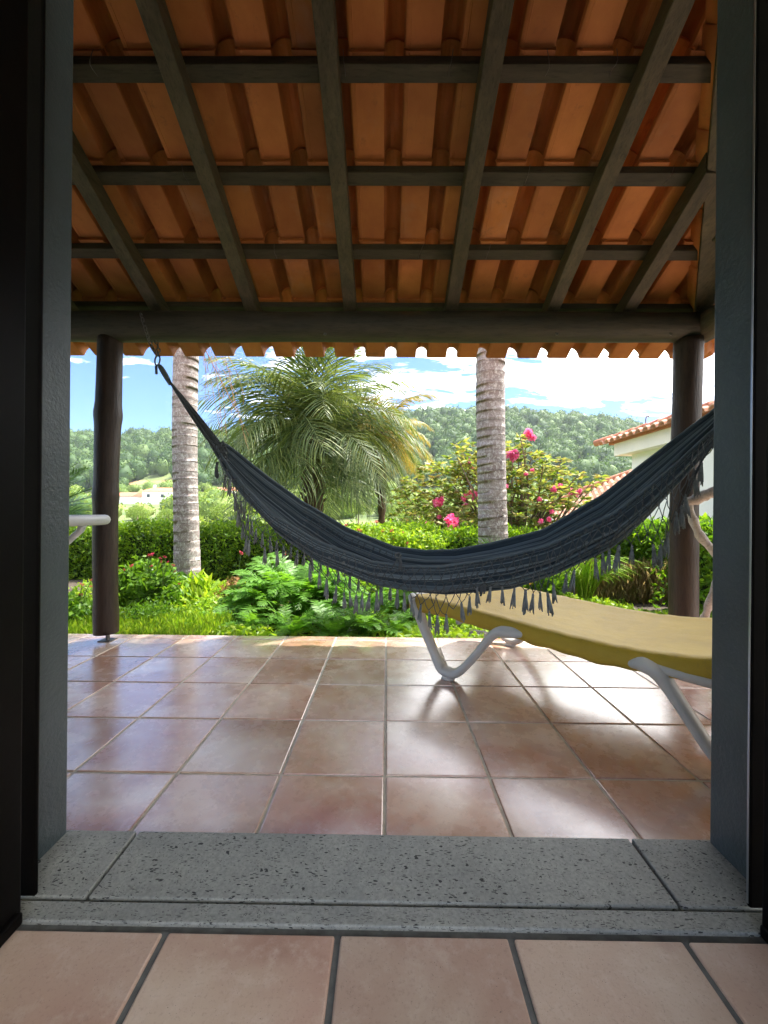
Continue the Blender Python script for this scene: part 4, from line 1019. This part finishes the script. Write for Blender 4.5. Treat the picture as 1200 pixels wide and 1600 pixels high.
# netting
def rimpos(tab,px):
    k=(px-343)/(1150-343)*(NU-1); i=max(0,min(NU-2,int(k))); return tab[i].lerp(tab[i+1],min(1,max(0,k-i)))
tasm=None
def tassel_mesh(seed):
    r_=random.Random(seed); b=MB()
    b.tube([(0,0,.004),(0,0,-.004),(0,0,-.014),(0,0,-.018)],[.002,.0055,.0055,.004],6)
    for k in range(9):
        a=k*2.4; r0=.003; r1=.007+.004*r_.random(); L=.082+r_.uniform(-.014,.006)
        b.tube([(r0*math.cos(a),r0*math.sin(a),-.016),(r1*.7*math.cos(a),r1*.7*math.sin(a),-.016-L*.45),(r1*math.cos(a+.2),r1*math.sin(a+.2),-L)],[.0026,.0032,.0018],4,True)
    me=b.mesh('tassel',True); me.materials.append(M['tassel']); return me
tms=[tassel_mesh(i) for i in range(4)]
def net(rimtab,low,off,px0,px1,n,rows,top_off=.004,tas=True,skip=0.0,seed=5):
    r_=random.Random(seed); b=MB(); G={}
    def tp(t): return rimpos(rimtab,px0+(px1-px0)*t)+nH*top_off
    def lowp(t):
        k=t*(len(low)-1); i=min(int(k),len(low)-2); f=k-i
        return Vector((low[i][0]*(1-f)+low[i+1][0]*f, low[i][1]*(1-f)+low[i+1][1]*f))
    for j in range(rows+1):
        for i in range(n+1):
            t=min(1,max(0,(i+(0.5 if j%2 else 0))/(n+.5))); a=tp(t); l=lowp(t); q=Ph(l.x,l.y,off); f=j/rows
            # cord drapes: out over the cloth, then straight down
            z=a.lerp(q,f); z+=nH*(0.035*math.sin(math.pi*f)) if off>0 else Vector((0,0,0))
            if 0<j<rows: z+=Vector((r_.uniform(-.008,.008),0,r_.uniform(-.006,.006)))
            G[i,j]=z
    for j in range(rows):
        for i in range(n+1):
            for di in ((0,1) if j%2 else (0,-1)):
                if 0<=i+di<=n and r_.random()>skip:
                    p0,p1=G[i,j],G[i+di,j+1]; m_=p0.lerp(p1,.5)+Vector((r_.uniform(-.004,.004),0,r_.uniform(-.006,0)))
                    b.tube([p0,m_,p1],.0018,4,False)
    kid(b,'netting',M['cord'],ham)
    if tas:
        for i in range(n+1):
            if r_.random()<.10: continue
            q=G[i,rows]+Vector((r_.uniform(-.006,.006),0,r_.uniform(-.008,.004)))
            link('tassel',tms[i%4],None,ham,q-ham.location,(r_.uniform(-.12,.12),r_.uniform(-.14,.14),r_.random()*6),[r_.uniform(.85,1.2)]*3)
LOW=[(356,735),(372,790),(384,838),(398,852),(440,862),(478,878),(510,905),(540,925),(560,928),(585,926),(605,915),(632,925),(660,948),(690,965),(718,945),(745,918),(790,915),(828,925),(850,928),(872,903),(900,890),(935,868),(960,852),(1000,850),(1035,848),(1052,812),(1070,780),(1082,745),(1104,705)]
net(rim,LOW,.15,350,1125,62,5)
LOWF=[(352,735),(366,770),(385,800),(405,832),(440,850),(475,862),(510,880),(560,905),(610,915)]
net(frim,LOWF,-.17,352,600,24,5,tas=True,seed=9)
# chain and hook
ch=empty('hammock_chain',P(225,495,2.5),label='rusty chain and hook hanging the left hammock end from the beam',cat='chain')
def linkmesh(l=.030,w=.019,r=.0035):
    pts=[]
    for k in range(14):
        a=2*math.pi*k/14; x=math.cos(a)*w/2; z=math.sin(a)*w/2+(l-w)/2*(1 if math.sin(a)>0 else -1); pts.append((x,0,z))
    me=MB().tube(pts,r,6,closed=True).mesh('link',True); me.materials.append(M['steel']); return me
lm=linkmesh()
def chain(p0,p1,sag=0.0):
    p0=Vector(p0);p1=Vector(p1); d=p1-p0; n=max(2,int(d.length/.0235))
    for k in range(n):
        q=p0.lerp(p1,(k+.5)/n)+Vector((sag*math.sin(math.pi*(k+.5)/n),0,0))
        o=link('link',lm,None,ch); o.matrix_local=Matrix.Translation(q-ch.location)@d.to_track_quat('Z','Y').to_matrix().to_4x4()@Matrix.Rotation(math.pi/2*(k%2)+.3,4,'Z')
chain(P(220,490,2.50),P(232,528,2.50)); chain(P(232,528,2.50),P(247,556,2.50),-.008); chain(P(243,532,2.52),P(247,556,2.50),.01)
def loop(pts,r,m,par,name): kid(MB().tube(pts,r,8,closed=True),name,m,par,True)
q=P(246,563,2.5); loop([q+Vector((math.cos(t)*.016,math.sin(t)*.006,math.sin(t)*.034)) for t in [i*math.pi/8 for i in range(16)]],.005,M['steel'],ch,'hook')
q=P(244,582,2.5); kid(MB().tube([q+Vector((0,0,.04)),q+Vector((.002,0,-.01))],.008,8),'hook_gate',M['steel'],ch,True)

# ------------------------------------------------------------ sun lounger
LF=Vector((.33,2.07,0)); LD=Vector((.734,-.679,0)); LN=Vector((.679,.734,0)); LW=.70
ZP=[(-.26,.375),(-.2,.380),(0,.372),(.33,.350),(.60,.332),(.87,.330),(1.06,.356),(1.3,.40),(1.55,.50),(1.75,.62)]
def LP(s,w,z): return LF+LD*s+LN*w+Vector((0,0,z))
lo=empty('sun_lounger',LF,label='mustard yellow sling sun lounger with off white curved legs under the hammock',cat='sun lounger')
V=[];Fc=[];n1=140;sec=[]
prof=[(-.028,-.052),(-.030,-.03),(-.026,-.005),(-.014,.012),(.004,.018),(.03,.014)]
prof+= [(.05+ (LW-.1)*k/10, .010-.016*math.sin(math.pi*k/10)) for k in range(11)]
prof+= [(LW-w,z) for w,z in reversed(prof[:6])]
for i in range(n1):
    s=-.245+(1.72+.245)*i/(n1-1); z0=interp(ZP,s)
    z0=sum(interp(ZP,s+d) for d in (-.1,-.05,0,.05,.1))/5
    for k,(w,z) in enumerate(prof):
        ed = (0.003*math.sin(s*23+1)+.0025*math.sin(s*51)+.003*math.sin(s*7)) if k in (0,1) else 0.0016*math.sin(s*61+k*.7)*math.sin(s*13+k*.9)
        V.append(LP(s,w,z0+z+ed)[:])
m_=len(prof)
for i in range(n1-1):
    for k in range(m_-1): Fc.append((i*m_+k,i*m_+k+1,(i+1)*m_+k+1,(i+1)*m_+k))
o=link('sling',npmesh('sling',V,Fc,True),M['sling'],lo); o.location=-lo.location
sm=o.modifiers.new('s','SOLIDIFY'); sm.thickness=.004
for w in (0.0,LW):
    kid(MB().tube([LP(s,w,interp(ZP,s)-.014) for s in np.linspace(-.24,1.73,40)],.020,10),'side_rail',M['plastic'],lo,True)
kid(MB().tube(curve([LP(-.235,-.01,.345),LP(-.262,.06,.375),LP(-.268,LW/2,.383),LP(-.262,LW-.06,.375),LP(-.235,LW+.01,.345)],20),.022,10),'end_rail',M['plastic'],lo,True)
kid(MB().tube([LP(.05,.0,.30),LP(.05,LW,.30)],.014,8),'cross_bar',M['plastic'],lo,True)
kid(MB().tube([LP(.9,.0,.29),LP(.9,LW,.29)],.014,8),'cross_bar',M['plastic'],lo,True)
def vleg(s0,w,flip=False):
    f=-1 if flip else 1
    path=[(-.25,.405,.012),(-.238,.385,.036),(-.205,.33,.040),(-.15,.22,.035),(-.09,.115,.032),(-.045,.046,.036),(.0,.034,.040),(.045,.040,.038),(.10,.088,.032),(.17,.175,.030),(.235,.262,.033),(.275,.300,.042),(.31,.312,.050),(.36,.318,.046),(.40,.318,.030),(.415,.318,.008)]
    pts=[LP(s0+a*f,w,z) for a,z,_ in path]; rad=[r for _,_,r in path]
    c=curve(pts,50); rr=[float(np.interp(k/49*(len(rad)-1),range(len(rad)),rad)) for k in range(50)]
    b=MB().tube(c,rr,14,flat=.62,up=Vector((0,0,1)))
    g=kid(b,'leg',M['plastic'],lo,True)
    q=LP(s0,w,0); ft=MB().tube([q+Vector((0,0,.001)),q+Vector((0,0,.02))],[.036,.030],12); kid(ft,'foot',M['plastic'],lo,True)
for w in (-.010,LW+.010):
    vleg(0.0,w); 
    path=[(.805,.296,.008),(.82,.300,.030),(.86,.308,.050),(.905,.29,.050),(.945,.235,.040),(1.0,.15,.036),(1.05,.075,.036),(1.09,.038,.040),(1.14,.036,.040),(1.2,.08,.034),(1.32,.22,.034),(1.40,.34,.040)]
    c=curve([LP(a,w,z) for a,z,_ in path],46); rr=[float(np.interp(k/45*(len(path)-1),range(len(path)),[r for _,_,r in path])) for k in range(46)]
    kid(MB().tube(c,rr,14,flat=.62,up=Vector((0,0,1))),'leg',M['plastic'],lo,True)
    kid(MB().tube(curve([LP(.86,w,.312),LP(1.0,w,.302),LP(1.2,w,.300),LP(1.4,w,.34)],14),[.030]*14,10,flat=.8),'bracket',M['plastic'],lo,True)

# ------------------------------------------------------------ white folding table at the left edge
ta=P(168,812,2.0)
tb=empty('folding_table',(ta.x-.45,1.80,0),label='white plastic folding table edge with angled brace jutting from the left jamb',cat='table')
x1=ta.x
b=MB()
kid(MB().box(x1-.75,x1-.06,1.60,2.05,ta.z-.006,ta.z+.020),'table_top',M['whitepl'],tb,False,.008,3)
c=[(x1-.75,1.60,ta.z),(x1-.10,1.60,ta.z),(x1-.03,1.61,ta.z),(x1,1.64,ta.z),(x1,1.70,ta.z),(x1,1.95,ta.z),(x1-.03,2.02,ta.z)]
kid(MB().tube(curve(c,30),.026,12,flat=1.0),'rim',M['whitepl'],tb,True)
for yy in (1.66,1.97):
    kid(MB().tube([(x1-.10,yy,ta.z-.02),(x1-.115,yy,ta.z-.055),(x1-.56,yy,ta.z-.46)],[.026,.022,.018],10,flat=.6),'brace',M['whitepl'],tb,True)
    kid(MB().tube([(x1-.58,yy,ta.z-.02),(x1-.58,yy,.001)],.018,10),'leg',M['whitepl'],tb,True)
kid(MB().tube([(x1-.105,1.632,ta.z-.045),(x1-.105,1.65,ta.z-.045)],.012,10),'bolt',M['steel'],tb,True)
# haze
USE_HAZE=True
if USE_HAZE:
    hz=MB().box(-1100,1100,-70,1000,-8,135).build('haze',None); hm=bpy.data.materials.new('haze air'); hm.use_nodes=True; nt=hm.node_tree; nt.nodes.clear()
    pv=nt.nodes.new('ShaderNodeVolumePrincipled'); pv.inputs['Color'].default_value=(.86,.93,1,1); pv.inputs['Density'].default_value=0.00016; pv.inputs['Anisotropy'].default_value=0.3
    oo=nt.nodes.new('ShaderNodeOutputMaterial'); nt.links.new(pv.outputs[0],oo.inputs[1]); hz.data.materials.append(hm); tag(hz,kind='stuff')
